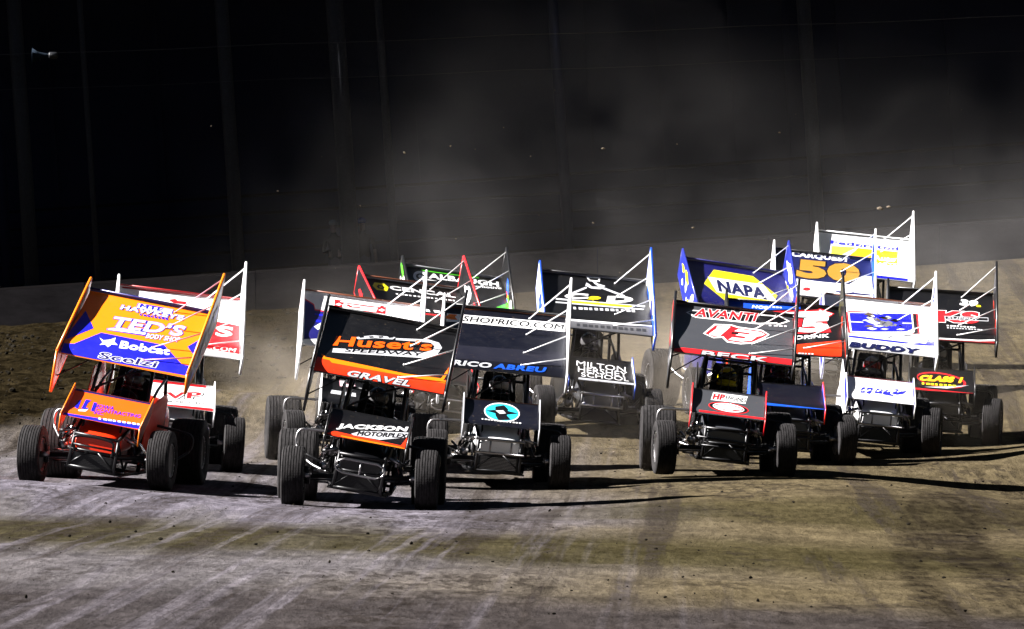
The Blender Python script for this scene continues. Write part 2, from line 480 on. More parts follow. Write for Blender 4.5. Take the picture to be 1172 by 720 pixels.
# ------------------------------------------------------------------ the sprint car
def sprint_car(key, M, rc, thw, cfg):
    """rc: how far the chassis leans on its axles, thw: pitch of the big wing"""
    root = empty('sprint_car', M)
    tag(root, cfg['label'], 'race car', 'sprint cars racing in a tight pack')
    xf = Matrix.Translation((0, 0, .4)) @ Matrix.Rotation(rc, 4, 'Y') @ Matrix.Translation((0, 0, -.4))
    Y = lambda y: y - 1.1
    T = lambda *p: [(x, y - 1.1, z) for x, y, z in p]
    sd = sum(map(ord, key))
    rnd = random.Random(sd)
    # ---- wheels: the outside rear tyre is the widest
    st = cfg.get('steer', 0); rs = cfg.get('rim', 'silver')
    add_wheel(root, -.76, 0, .345, .26, st, rs, 7, rnd.uniform(0, 6))
    add_wheel(root, .76, 0, .345, .26, st, rs, 7, rnd.uniform(0, 6))
    add_wheel(root, -.79, 2.2, .425, .46, 0, rs, 9, rnd.uniform(0, 6))
    add_wheel(root, .74, 2.2, .40, .40, 0, rs, 8, rnd.uniform(0, 6))
    # ---- frame
    tb = TUBE() if not cfg.get('frame') else paint(cfg['frame'], .3)
    mb = MB()
    for s in (-1, 1):
        mb.tube(T((s*.27,-.28,.20),(s*.30,.3,.19),(s*.36,.95,.19),(s*.37,2.2,.24),(s*.30,2.75,.42)), .022, tb)
        mb.tube(T((s*.27,-.28,.20),(s*.26,-.26,.58),(s*.30,.35,.76),(s*.35,.82,.90),(s*.37,1.9,.92),(s*.30,2.7,.62)), .020, tb)
        mb.tube(T((s*.36,.95,.19),(s*.345,.82,.90),(s*.315,.98,1.44),(s*.30,1.15,1.49),(s*.30,1.78,1.52),(s*.33,2.0,1.30),(s*.37,2.12,.90),(s*.37,2.2,.24)), .022, tb)
        mb.tube(T((s*.345,.84,.92),(s*.335,1.5,1.18),(s*.33,1.98,1.30)), .018, tb)
        mb.tube(T((s*.36,1.0,.2),(s*.37,1.6,.9)), .016, tb)
        mb.tube(T((s*.29,.3,.2),(s*.34,.8,.88)), .016, tb)
        mb.tube(T((s*.26,-.26,.56),(s*.30,.3,.20)), .014, tb)
        mb.tube(T((s*.27,-.28,.22),(s*.05,-.275,.40)), .012, tb)
    for p in (((.27,-.28,.20),),((.265,-.27,.40),),((.26,-.26,.58),),((.35,.82,.90),),((.315,.98,1.44),),((.30,1.78,1.52),),((.37,1.9,.92),),((.36,.95,.19),),((.37,2.2,.24),),((.33,2.0,1.30),)):
        x, y, z = p[0]
        mb.tube(T((-x,y,z),(x,y,z)), .018, tb)
    mb.tube(T((-.33,.92,1.08),(.0,.94,1.30),(.315,.98,1.44)), .014, tb)
    for x in (-.1, 0, .1): mb.tube(T((x,.83,.90),(x,.98,1.44)), .005, tb, seg=5)
    mb.build('roll_cage', root, xf)
    # wing posts
    for s in (-1, 1):
        for q, r in ((((s*.30,1.15,1.49),(s*.32,1.12,1.66)), .014), (((s*.30,1.72,1.52),(s*.32,1.75,1.98)), .014), (((s*.30,1.3,1.50),(s*.32,1.74,1.96)), .011)):
            mb = MB(); mb.tube(T(*q), r, STEEL()); mb.build('wing_post', root, xf)
    # ---- hood, radiator shroud, body sides, floor, tail
    hc = cfg['hood']
    mb = MB(); loft_body(mb, [(-.25,.40,.55,.235),(-.235,.385,.585,.255),(.02,.38,.735,.275),(.4,.40,.85,.295),(.75,.42,.955,.32),(.83,.46,.975,.325)], paint(hc, .28, .5))
    mb.box((-.05, Y(.15), .74), (.05, Y(.5), .815), paint(hc, .28, .5), .02)
    mb.build('hood', root, xf)
    mb = MB(); mb.box((-.245, Y(-.272), .205), (.245, Y(-.20), .378), CARBON(), .012)
    for k in range(9): mb.box((-.22, Y(-.282), .222 + .017 * k), (.22, Y(-.2725), .230 + .017 * k), STEEL() if cfg.get('grille') == 'bright' else DARK())
    mb.build('radiator_grille', root, xf)
    mb = MB(); mb.box((-.34, Y(-.15), .165), (.34, Y(2.3), .185), CARBON(), .004)
    mb.build('floor_pan', root, xf)
    bc = cfg['body']
    for s in (-1, 1):
        mb = MB()
        poly = [(.72,.30),(.74,.88),(.95,1.02),(1.35,1.10),(1.75,1.14),(2.05,1.06),(2.12,.55),(2.0,.28)]
        if s < 0: poly = [(.72,.30),(.74,.88),(.95,1.04),(1.18,1.33),(1.86,1.38),(2.05,1.10),(2.12,.55),(2.0,.28)]
        mb.plate([(s * (.385 + .03 * math.sin((y - .7) * 2.2)), Y(y), z) for y, z in poly], (1, 0, 0), .012, paint(bc, .3, .5))
        if cfg.get('side_text') and s < 0:
            pass
        mb.build('side_panel', root, xf)
    mb = MB(); loft_body(mb, [(2.18,.42,.98,.30),(2.3,.36,1.06,.36),(2.6,.36,1.06,.37),(2.9,.42,.98,.33),(3.02,.52,.88,.24)], paint(cfg.get('tail', bc), .3, .5))
    mb.build('fuel_tank', root, xf)
    # ---- engine and headers
    mb = MB(); mb.box((-.20, Y(.22), .28), (.20, Y(.95), .60), STEEL(), .03)
    for s in (-1, 1):
        mb.box((s*.16-.07, Y(.26), .52), (s*.16+.07, Y(.88), .66), STEEL(), .025)
        for k in range(4): mb.tube(T((0+s*.07,.32+.15*k,.66),(s*.09,.32+.15*k,.80)), .03, CHROME(), seg=8)
    en = mb.build('engine', root, xf)
    for s in (-1, 1):
        mb = MB()
        for k in range(4):
            y = .26 + .15 * k
            mb.tube(T((s*.22,y,.54),(s*.36,y-.03,.60-.02*k),(s*.45,y+.03,.50-.03*k),(s*.44,y+.25,.40-.02*k),(s*.43,1.15,.36)), .024, CHROME(), seg=8, smoothpath=4)
        mb.tube(T((s*.43,1.1,.36),(s*.44,1.75,.34)), .045, STEEL(), seg=10)
        mb.build('exhaust_header', root, xf)
    mb = MB(); mb.tube(T((-.40,.10,.62),(-.44,.04,.55),(-.47,.10,.47)), .035, CHROME(), seg=10, smoothpath=4); mb.sphere((-.42, Y(.05), .40), .06, STEEL(), seg=10)
    mb.build('steering_gear', root, xf)
    # ---- front axle, rods and dampers (the axle stays level with the wheels)
    mb = MB(); mb.tube(T((-.62,0,.345),(.62,0,.345)), .030, TUBE(), seg=12)
    for s in (-1, 1):
        mb.tube(T((s*.60,0,.25),(s*.60,0,.45)), .030, TUBE()); mb.tube(T((s*.56,0,.345),(s*.68,0,.345)), .04, STEEL())
        mb.tube(T((s*.52,.02,.41),(s*.37,.85,.36)), .013, STEEL()); mb.tube(T((s*.52,.02,.28),(s*.37,.85,.25)), .013, TUBE())
    mb.tube(T((-.58,.10,.30),(.58,.10,.30)), .012, STEEL())
    mb.build('front_axle', root)
    for s in (-1, 1):
        mb = MB()
        mb.tube(T((s*.44,.03,.36),(s*.38,.06,.52)), .028, TUBE()); mb.tube(T((s*.40,.05,.48),(s*.335,.10,.74)), .020, STEEL())
        mb.sphere((s*.335, Y(.10), .74), .03, STEEL(), seg=8); mb.tube(T((s*.30,-.10,.62),(s*.47,-.06,.56)), .022, STEEL())
        mb.build('shock_absorber', root, xf)
    mb = MB(); mb.tube(T((-.62,2.2,.41),(.62,2.2,.41)), .045, STEEL(), seg=12); mb.sphere((.05, Y(2.2), .41), .13, STEEL(), seg=12)
    for s in (-1, 1): mb.tube(T((s*.50,2.2,.50),(s*.38,1.5,.38)), .015, TUBE()); mb.tube(T((s*.50,2.2,.32),(s*.38,1.5,.25)), .015, TUBE())
    mb.build('rear_axle', root)
    # ---- bumpers and nerf bars
    bm_ = STEEL() if cfg.get('bumper', 'steel') == 'steel' else TUBE()
    mb = MB(); y = -.40
    if cfg.get('bumper_shape', 'oval') == 'oval':
        mb.tube(T((-.19,y,.53),(-.265,y,.50),(-.285,y,.45),(-.265,y,.40),(-.19,y,.37),(.19,y,.37),(.265,y,.40),(.285,y,.45),(.265,y,.50),(.19,y,.53)), .0145, bm_, seg=8, closed=True)
        mb.tube(T((0,y,.37),(0,y,.53)), .012, bm_)
    elif cfg['bumper_shape'] == 'hoop':
        mb.tube(T((-.22,y+.1,.38),(-.235,y,.50),(-.20,y-.02,.56),(.0,y-.02,.575),(.20,y-.02,.56),(.235,y,.50),(.22,y+.1,.38)), .015, bm_, smoothpath=4)
        mb.tube(T((-.23,y,.46),(.23,y,.46)), .012, bm_)
    elif cfg['bumper_shape'] == 'box':
        mb.tube(T((-.30,y,.58),(.30,y,.58),(.30,y,.42),(-.30,y,.42)), .015, bm_, closed=True)
        for x in (-.12, .14): mb.tube(T((x,y,.42),(x,y,.58)), .012, bm_)
    else:
        mb.tube(T((-.37,y,.46),(.37,y,.43)), .016, bm_); mb.tube(T((-.30,y,.36),(.30,y,.35)), .014, bm_)
        for x in (-.3, .3): mb.tube(T((x,y,.35),(x,y,.46)), .012, bm_)
    for s in (-1, 1): mb.tube(T((s*.24,y,.45),(s*.265,-.27,.42)), .014, bm_)
    mb.build('front_bumper', root, xf)
    for s in (-1, 1):
        mb = MB()
        mb.tube(T((s*.36,1.02,.30),(s*.62,1.30,.36),(s*.80,1.58,.50),(s*.84,1.62,.62),(s*.80,1.62,.72),(s*.62,1.60,.745),(s*.37,1.56,.76)), .017, STEEL() if s < 0 else TUBE(), smoothpath=5)
        mb.tube(T((s*.36,1.60,.34),(s*.70,1.55,.45)), .013, TUBE())
        mb.build('nerf_bar', root, xf)
    mb = MB(); mb.tube(T((-.25,2.7,.45),(-.30,3.15,.50),(-.28,3.2,.80),(.28,3.2,.80),(.30,3.15,.50),(.25,2.7,.45)), .016, bm_)
    mb.build('rear_bumper', root, xf)
    # ---- cockpit
    mb = MB(); mb.rings([[(x, Y(y), z) for x, y, z in r] for r in (
        [(-.24,1.62,.42),(-.20,1.9,.40),(.20,1.9,.40),(.24,1.62,.42)], [(-.25,1.68,.75),(-.20,1.96,.75),(.20,1.96,.75),(.25,1.68,.75)],
        [(-.22,1.74,1.05),(-.17,1.99,1.08),(.17,1.99,1.08),(.22,1.74,1.05)], [(-.20,1.74,1.36),(-.16,1.99,1.40),(.16,1.99,1.40),(.20,1.74,1.36)])], DARK(), close=False, cap=False, smooth=False)
    mb.build('seat', root, xf, normals=False)
    mb = MB(); mb.tube([(.17*math.cos(t), Y(1.21)+.05*math.sin(t), .955+.16*math.sin(t)) for t in [2*math.pi*i/24 for i in range(24)]], .014, DARK(), closed=True)
    mb.tube(T((-.16,1.21,.955),(.16,1.21,.955)), .01, TUBE()); mb.tube(T((0,1.21,.955),(0,.86,.82)), .014, TUBE())
    mb.build('steering_wheel', root, xf)
    # ---- the big top wing
    W = Wing(.76, 1.5, 1.30, 1.80, thw, TOP_PROF, TOP_UNDER)
    deck = W.deck(paint(cfg['deck']), paint(cfg.get('under', 'charcoal')), DECALS.get(key + ':deck'))
    dk = deck.build('top_wing', root, xf, normals=False)
    ny, nz = W.nose; ry, rz = W.rear
    LP = [(ny-.02, nz-.46), (ny-.11, nz+.03), (ry+.05, rz+.13), (ry+.09, rz-.26), (ny+.30, nz-.28)]
    LP4 = [LP[0], LP[1], LP[2], LP[3]]
    RP = [(ny-.02, nz-.18), (ny-.12, nz+.05), (ry+.03, rz+.48), (ry+.09, rz-.14)]
    b = cfg['boards']
    board('side_board', dk, xf, -.785, LP4, .028, b['L'], b['rim'], b.get('blots'), sd, -1)
    board('side_board', dk, xf, .785, RP, .028, b['R'], b['rim'], b.get('blots'), sd + 1, 1)
    mb = MB(); mb.tube([(-.765, Y(ry-.004), rz+.012), (.765, Y(ry-.004), rz+.012)], .013, paint(cfg.get('wicker', 'black')))
    mb.build('wicker_bill', dk, xf)
    bm2 = paint(cfg.get('brace', 'white')) if cfg.get('brace', 'white') != 'chrome' else CHROME()
    for k, (vb, vd) in enumerate(((.02, .10), (.30, .36), (.60, .66), (.86, .86))):
        mb = MB()
        a = [RP[2][d] + (RP[1][d] - RP[2][d]) * (vb * .92 + .02) for d in (0, 1)]
        d_ = W.pt(.70 - .02 * k, vd, .0)
        mb.tube([(.775, Y(a[0]), a[1] - .03), d_], .0085, bm2, seg=6); mb.sphere(d_, .016, bm2, seg=6)
        mb.build('brace', dk, xf)
    for k, t in enumerate((.12, .38, .66)):
        mb = MB()
        a = (-.78, Y(LP[0][0] + (LP[3][0] - LP[0][0]) * t), LP[0][1] + .07 + (LP[3][1] - LP[0][1]) * t)
        u = W.pt(.26, .97 - t * .8, -.09)
        mb.tube([a, u], .008, TUBE(), seg=6)
        mb.build('brace', dk, xf)
    # ---- the small nose wing
    F = Wing(.455, .64, .09, .905, RAD(29), FRT_PROF, FRT_UNDER)
    fw = F.deck(paint(cfg['fdeck']), paint('charcoal'), DECALS.get(key + ':front')).build('front_wing', root, xf, normals=False)
    ny, nz = F.nose; ry, rz = F.rear
    fp = [(ny+.03, nz-.19), (ny-.05, nz+.015), (ry+.02, rz+.055), (ry+.06, rz-.12)]
    for s in (-1, 1): board('side_board', fw, xf, s*.472, fp, .014, b.get('f', b['L']), b.get('frim', b['rim']), b.get('fblots'), sd + 7 + s, s)
    for s in (-1, 1):
        for q in (((s*.22,-.05,.62),(s*.23,.02,.80)), ((s*.24,.25,.76),(s*.25,.26,.92))):
            mb = MB(); mb.tube(T(*q), .012, tb); mb.build('wing_mount', root, xf)
    if cfg.get('driver'):
        add_driver(M @ xf, *cfg['driver'])
    return root

# lettering and graphics of each car's wings, in wing coordinates (across, down)
DECALS = {
 'teds:deck': [
  ('P','blue',[(-0.006,0.994),(-0.026,0.85),(0.079,0.826),(0.234,0.595),(0.739,0.598),(0.937,0.817),(1.071,0.819),(1.087,0.959)],1),
  ('P','blue',[(0.913,0.554),(1.007,0.351),(1.072,0.766)],1),
  ('P','blue',[(0.038,0.329),(0.161,0.555),(-0.016,0.82)],1),
  ('T','Bobcat','white',((0.422,0.765),(0.811,0.728),(0.41,0.654)),[],3,0.05),
  ('P','white',[(0.241,0.671),(0.28,0.698),(0.325,0.671),(0.36,0.626),(0.364,0.688),(0.402,0.726),(0.357,0.732),(0.339,0.781),(0.306,0.751),(0.27,0.775),(0.282,0.729)],3),
  ('T','Scelzi','navy',((0.296,0.964),(0.748,0.94),(0.306,0.866)),[('white',0.07)],3,0.02),
  ('T',"TED'S",'white',((0.266,0.489),(0.827,0.431),(0.277,0.327)),[('blue',0.06)],3,0.03),
  ('P','blue',[(0.257,0.523),(0.338,0.469),(0.569,0.467),(0.566,0.522),(0.264,0.546)],2),
  ('P','white',[(0.267,0.527),(0.341,0.48),(0.563,0.477),(0.559,0.506),(0.27,0.538)],3),
  ('T','BODY SHOP','white',((0.576,0.549),(0.832,0.516),(0.574,0.485)),[('blue',0.09)],3,0.01),
  ('P','blue',[(0.395,0.073),(0.683,0.064),(0.687,0.162),(0.399,0.155)],2),
  ('P','white',[(0.404,0.08),(0.678,0.073),(0.679,0.149),(0.405,0.145)],3),
  ('T','MTE','blue',((0.424,0.13),(0.6,0.126),(0.423,0.082)),[],4,0.06),
  ('P','silver',[(0.601,0.079),(0.674,0.079),(0.677,0.143),(0.599,0.141)],4),
  ('T','HAWKEYE','white',((0.287,0.213),(0.783,0.198),(0.288,0.148)),[('blue',0.09)],5,0.03),
  ('P','blue',[(0.447,0.222),(0.462,0.222),(0.468,0.244),(0.453,0.245)],4),
  ('P','blue',[(0.476,0.221),(0.498,0.22),(0.504,0.242),(0.482,0.243)],4),
  ('P','blue',[(0.505,0.22),(0.526,0.219),(0.532,0.241),(0.511,0.242)],4),
  ('P','blue',[(0.534,0.218),(0.55,0.217),(0.556,0.24),(0.54,0.24)],4),
  ('P','blue',[(0.563,0.217),(0.582,0.216),(0.588,0.238),(0.569,0.239)],4),
  ('P','blue',[(0.592,0.215),(0.611,0.215),(0.616,0.237),(0.598,0.238)],4),
  ('P','blue',[(0.621,0.214),(0.642,0.213),(0.648,0.235),(0.627,0.236)],4),
  ('P','blue',[(0.65,0.213),(0.672,0.212),(0.678,0.234),(0.656,0.235)],4),
 ],
 'teds:front': [
  ('P','navy',[(-0.018,-0.026),(1.01,-0.02),(1.006,0.068),(-0.004,0.088)],1),
  ('P','blue',[(-0.013,0.922),(1.023,0.816),(1.035,0.966),(-0.002,1.037)],1),
  ('P','blue',[(0.1,0.671),(0.101,0.407),(0.131,0.39),(0.146,0.702)],2),
  ('P','blue',[(0.185,0.666),(0.184,0.338),(0.254,0.326),(0.228,0.441),(0.228,0.598),(0.271,0.617),(0.268,0.676)],2),
  ('P','blue',[(0.314,0.678),(0.297,0.373),(0.338,0.378),(0.358,0.688)],2),
  ('P','white',[(0.156,0.732),(0.275,0.643),(0.259,0.738),(0.176,0.771)],2),
  ('T','IOWA','blue',((0.355,0.54),(0.576,0.514),(0.355,0.412)),[],3,0.0),
  ('T','CONTRACTING','blue',((0.369,0.668),(0.949,0.601),(0.362,0.55)),[],3,0.0),
  ('T','INC.','blue',((0.372,0.766),(0.496,0.752),(0.363,0.664)),[],3,0),
  ('P','white',[(0.452,0.858),(0.484,0.854),(0.493,0.913),(0.461,0.917)],3),
  ('P','white',[(0.513,0.85),(0.561,0.844),(0.571,0.902),(0.523,0.909)],3),
  ('P','white',[(0.575,0.842),(0.621,0.835),(0.631,0.894),(0.585,0.9)],3),
  ('P','white',[(0.637,0.833),(0.672,0.829),(0.682,0.887),(0.647,0.892)],3),
  ('P','white',[(0.699,0.825),(0.739,0.819),(0.749,0.878),(0.709,0.883)],3),
  ('P','white',[(0.761,0.816),(0.8,0.811),(0.81,0.87),(0.771,0.875)],3),
  ('P','white',[(0.823,0.808),(0.866,0.802),(0.876,0.861),(0.833,0.867)],3),
  ('P','white',[(0.885,0.8),(0.931,0.793),(0.941,0.852),(0.895,0.858)],3),
  ('P','white',[(0.947,0.791),(0.978,0.787),(0.988,0.846),(0.957,0.85)],3),
 ],
 'vp:deck': [
  ('P','red',[(0.562,0.382),(1.023,0.441),(1.046,0.916),(0.549,0.859)],1),
  ('T','.COM','white',((0.755,0.888),(0.954,0.892),(0.768,0.824)),[],3,0.02),
  ('T','S','white',((0.789,0.665),(0.931,0.646),(0.811,0.49)),[],3,0.05),
  ('P','red',[(0.405,0.146),(0.462,0.117),(0.486,0.146),(0.552,0.141),(0.564,0.19),(0.495,0.189),(0.446,0.189)],2),
  ('P','dred',[(0.02,0.012),(0.984,-0.016),(0.984,0.014),(0.02,0.043)],2),
 ],
 'vp:front': [
  ('P','red',[(0.003,0.024),(0.907,0.009),(0.901,0.106),(0.004,0.138)],1),
  ('P','red',[(-0.0,0.962),(1.003,0.875),(1.002,1.012),(0.001,1.106)],1),
  ('T','VP','red',((0.339,0.732),(0.834,0.549),(0.354,0.481)),[('black',0.16),('white',0.1)],3,0.05),
  ('T','PROVEN','black',((0.492,0.835),(0.872,0.771),(0.495,0.756)),[],3,-0.015),
  ('P','black',[(0.343,0.796),(0.36,0.795),(0.361,0.833),(0.343,0.834)],3),
  ('P','black',[(0.376,0.794),(0.402,0.793),(0.402,0.831),(0.377,0.832)],3),
  ('P','black',[(0.41,0.792),(0.435,0.791),(0.435,0.829),(0.41,0.83)],3),
 ],
 'huset:deck': [
  ('P','ored',[(-0.01,1.019),(0.009,0.779),(0.539,0.815),(0.786,0.798),(1.05,0.765),(1.034,0.999)],1),
  ('P','orange',[(0.101,0.799),(0.514,0.815),(1.024,0.779),(1.023,0.824),(0.864,0.824),(0.124,0.831)],2),
  ('P','orange',[(0.03,0.726),(0.046,0.731),(0.066,0.763),(0.685,0.789),(0.956,0.76),(1.019,0.472),(1.023,0.527),(0.974,0.786),(0.689,0.817),(0.051,0.798)],2),
  ('P','silver',[(0.107,0.678),(0.107,0.614),(0.79,0.423),(0.828,0.501)],2),
  ('P','silver',[(0.786,0.425),(0.847,0.365),(0.855,0.303),(0.82,0.261),(0.725,0.279),(0.556,0.319),(0.552,0.291),(0.799,0.219),(0.882,0.238),(0.913,0.306),(0.883,0.436),(0.826,0.501)],2),
  ('P','silver',[(0.241,0.396),(0.38,0.31),(0.551,0.277),(0.531,0.319),(0.397,0.348),(0.28,0.412)],2),
  ('P','black',[(0.275,0.369),(0.308,0.352),(0.32,0.367),(0.287,0.387)],3),
  ('P','black',[(0.347,0.342),(0.379,0.325),(0.391,0.341),(0.359,0.36)],3),
  ('P','black',[(0.418,0.316),(0.451,0.299),(0.463,0.314),(0.43,0.334)],3),
  ('P','black',[(0.49,0.289),(0.523,0.272),(0.534,0.288),(0.502,0.307)],3),
  ('T',"Huset's",'rorange',((0.098,0.578),(0.835,0.389),(0.107,0.421)),[],5,0.035),
  ('T','SPEEDWAY','black',((0.194,0.636),(0.777,0.485),(0.202,0.579)),[],3,0.03),
  ('T','GRAVEL','silver',((0.245,0.984),(0.732,0.972),(0.271,0.89)),[('black',0.08)],3,0.05),
 ],
 'huset:front': [
  ('P','silver',[(0.301,0.802),(0.418,0.642),(1.0,0.392),(0.983,0.577),(0.67,0.827),(0.339,0.839)],1),
  ('T','JACKSON','white',((0.103,0.751),(0.964,0.416),(0.123,0.534)),[],3,0.07),
  ('T','MOTORPLEX','black',((0.377,0.822),(0.976,0.603),(0.39,0.67)),[],3,0.04),
  ('P','ored',[(-0.004,0.952),(0.093,0.817),(0.941,0.887),(0.993,0.58),(1.011,0.687),(0.995,0.945),(1.002,1.107),(0.184,1.007)],2),
  ('P','orange',[(0.182,0.923),(0.943,0.941),(0.995,0.971),(0.998,1.04),(0.183,0.965)],3),
 ],
 'white4:deck': [
  ('P','red',[(0.26,0.091),(0.706,0.088),(0.704,0.234),(0.26,0.242)],1),
  ('P','white',[(0.31,0.105),(0.659,0.101),(0.656,0.119),(0.31,0.127)],2),
  ('P','white',[(0.265,0.185),(0.298,0.147),(0.323,0.173),(0.298,0.201)],2),
  ('P','white',[(0.641,0.18),(0.671,0.143),(0.699,0.163),(0.674,0.198)],2),
  ('P','white',[(0.328,0.177),(0.343,0.142),(0.508,0.147),(0.639,0.138),(0.619,0.226),(0.499,0.228),(0.459,0.279),(0.403,0.273),(0.398,0.235),(0.328,0.216)],2),
  ('P','red',[(0.353,0.17),(0.378,0.151),(0.418,0.184),(0.488,0.169),(0.478,0.192),(0.398,0.207)],3),
  ('P','silver',[(0.523,0.147),(0.635,0.144),(0.619,0.2),(0.511,0.207)],3),
  ('P','navy',[(-0.012,0.164),(0.084,0.25),(0.091,0.346),(0.423,0.351),(0.424,0.738),(0.006,0.908),(-0.035,0.874)],1),
  ('P','red',[(0.003,0.155),(0.083,0.237),(0.094,0.329),(0.423,0.332),(0.423,0.355),(0.09,0.353),(0.079,0.258),(-0.002,0.175)],2),
  ('P','blue',[(0.091,0.403),(0.239,0.405),(0.239,0.439),(0.091,0.437)],2),
  ('P','blue',[(0.092,0.517),(0.24,0.519),(0.24,0.565),(0.092,0.563)],2),
  ('P','white',[(0.087,0.656),(0.158,0.543),(0.164,0.656),(0.118,0.704)],2),
 ],
 'white4:front': [
  ('T','L','white',((0.257,0.266),(0.456,0.258),(0.234,-0.132)),[('pink',0.06)],3,0.08),
  ('P','silver',[(0.112,0.473),(0.474,0.473),(0.478,0.62),(0.115,0.62)],1),
 ],
 'cercal:deck': [
  ('P','yellow',[(0.078,0.198),(0.124,0.114),(0.22,0.116),(0.245,0.187),(0.206,0.272),(0.102,0.277)],1),
  ('P','black',[(0.121,0.198),(0.152,0.155),(0.194,0.166),(0.203,0.204),(0.169,0.242),(0.126,0.239)],2),
  ('P','yellow',[(0.145,0.197),(0.176,0.183),(0.181,0.21),(0.147,0.225)],3),
  ('T','CENCAL','white',((0.25,0.231),(0.923,0.22),(0.265,0.141)),[],3,0.05),
  ('P','white',[(0.287,0.296),(0.31,0.295),(0.307,0.322),(0.283,0.323)],3),
  ('P','white',[(0.332,0.295),(0.366,0.293),(0.363,0.32),(0.329,0.321)],3),
  ('P','white',[(0.377,0.293),(0.41,0.292),(0.407,0.318),(0.374,0.32)],3),
  ('P','white',[(0.422,0.291),(0.447,0.291),(0.444,0.317),(0.419,0.318)],3),
  ('P','white',[(0.467,0.29),(0.496,0.289),(0.493,0.315),(0.464,0.316)],3),
  ('P','white',[(0.512,0.288),(0.54,0.287),(0.537,0.314),(0.509,0.315)],3),
  ('P','white',[(0.557,0.287),(0.589,0.285),(0.586,0.312),(0.554,0.313)],3),
  ('P','white',[(0.602,0.285),(0.636,0.284),(0.633,0.31),(0.599,0.311)],3),
  ('P','white',[(0.647,0.283),(0.67,0.282),(0.667,0.309),(0.644,0.31)],3),
  ('P','white',[(0.692,0.282),(0.714,0.281),(0.711,0.307),(0.689,0.308)],3),
  ('P','white',[(0.738,0.28),(0.772,0.279),(0.769,0.305),(0.734,0.307)],3),
  ('P','white',[(0.783,0.278),(0.811,0.277),(0.808,0.304),(0.78,0.305)],3),
  ('P','white',[(0.828,0.277),(0.861,0.276),(0.858,0.302),(0.825,0.303)],3),
  ('P','white',[(0.873,0.275),(0.894,0.274),(0.891,0.301),(0.87,0.302)],3),
  ('P','red',[(-0.082,0.676),(0.926,0.63),(0.923,0.66),(-0.086,0.705)],1),
  ('P','white',[(0.5,0.562),(0.546,0.56),(0.54,0.613),(0.494,0.615)],3),
  ('P','white',[(0.589,0.558),(0.657,0.555),(0.65,0.608),(0.582,0.611)],3),
  ('P','white',[(0.677,0.554),(0.743,0.551),(0.737,0.604),(0.671,0.607)],3),
  ('P','white',[(0.766,0.55),(0.816,0.547),(0.81,0.601),(0.76,0.603)],3),
  ('P','white',[(0.855,0.546),(0.912,0.543),(0.906,0.596),(0.849,0.599)],3),
 ],
 'alb:deck': [
  ('P','green',[(0.182,0.045),(0.775,0.034),(0.774,0.07),(0.182,0.081)],1),
  ('P','white',[(0.229,0.191),(0.226,0.218),(0.22,0.245),(0.21,0.271),(0.198,0.293),(0.183,0.312),(0.166,0.326),(0.149,0.335),(0.132,0.337),(0.116,0.334),(0.102,0.324),(0.09,0.309),(0.081,0.289),(0.076,0.266),(0.075,0.24),(0.078,0.213),(0.084,0.186),(0.094,0.16),(0.106,0.137),(0.121,0.118),(0.138,0.104),(0.155,0.096),(0.172,0.093),(0.188,0.097),(0.202,0.107),(0.214,0.122),(0.223,0.141),(0.228,0.165)],1),
  ('P','black',[(0.2,0.2),(0.198,0.215),(0.194,0.23),(0.188,0.244),(0.18,0.257),(0.171,0.268),(0.161,0.276),(0.15,0.281),(0.14,0.283),(0.13,0.281),(0.121,0.276),(0.114,0.268),(0.108,0.258),(0.105,0.245),(0.104,0.231),(0.106,0.216),(0.11,0.2),(0.116,0.186),(0.123,0.173),(0.133,0.163),(0.143,0.155),(0.154,0.15),(0.164,0.148),(0.174,0.149),(0.183,0.154),(0.19,0.162),(0.196,0.173),(0.199,0.186)],2),
  ('P','white',[(0.176,0.208),(0.175,0.216),(0.173,0.224),(0.17,0.232),(0.166,0.239),(0.161,0.244),(0.156,0.249),(0.151,0.251),(0.146,0.252),(0.141,0.251),(0.136,0.248),(0.133,0.244),(0.13,0.238),(0.128,0.231),(0.128,0.223),(0.129,0.215),(0.131,0.207),(0.134,0.199),(0.138,0.192),(0.142,0.186),(0.147,0.182),(0.153,0.179),(0.158,0.179),(0.163,0.18),(0.167,0.182),(0.171,0.187),(0.174,0.193),(0.175,0.2)],3),
  ('P','white',[(0.11,0.294),(0.322,0.262),(0.203,0.258)],2),
  ('T','ALBAUGH','white',((0.233,0.231),(0.961,0.206),(0.244,0.115)),[],3,0.05),
  ('T','Automotive','white',((0.584,0.303),(0.98,0.247),(0.589,0.254)),[],3,0.02),
  ('P','green',[(0.493,0.764),(0.837,0.684),(1.053,0.497),(1.048,0.676),(0.491,0.854)],2),
 ],
 'alb:front': [
  ('P','white',[(0.143,0.878),(0.352,0.86),(0.352,0.978),(0.145,0.994)],1),
  ('P','white',[(0.146,0.552),(0.163,0.483),(0.261,0.596),(0.252,0.837),(0.152,0.843)],1),
 ],
 'rico:deck': [
  ('P','white',[(0.012,0.148),(1.0,0.118),(1.005,0.258),(0.011,0.278)],1),
  ('T','SHOPRICO.COM','black',((0.146,0.25),(0.974,0.229),(0.162,0.163)),[],3,0.012),
  ('P','orange',[(0.002,0.206),(0.036,0.158),(0.097,0.156),(0.081,0.196),(0.105,0.239),(0.05,0.242),(0.011,0.236)],2),
  ('P','mnavy',[(0.024,0.649),(0.978,0.598),(0.975,0.822),(0.021,0.866)],1),
  ('T','RICO','silver',((0.073,0.967),(0.388,0.961),(0.09,0.883)),[('black',0.05)],3,0.06),
  ('T','ABREU','sblue',((0.41,0.961),(0.831,0.947),(0.427,0.877)),[('black',0.05)],3,0.06),
  ('P','rust',[(0.033,0.04),(1.007,-0.004),(1.006,0.014),(0.033,0.058)],2),
 ],
 'rico:front': [
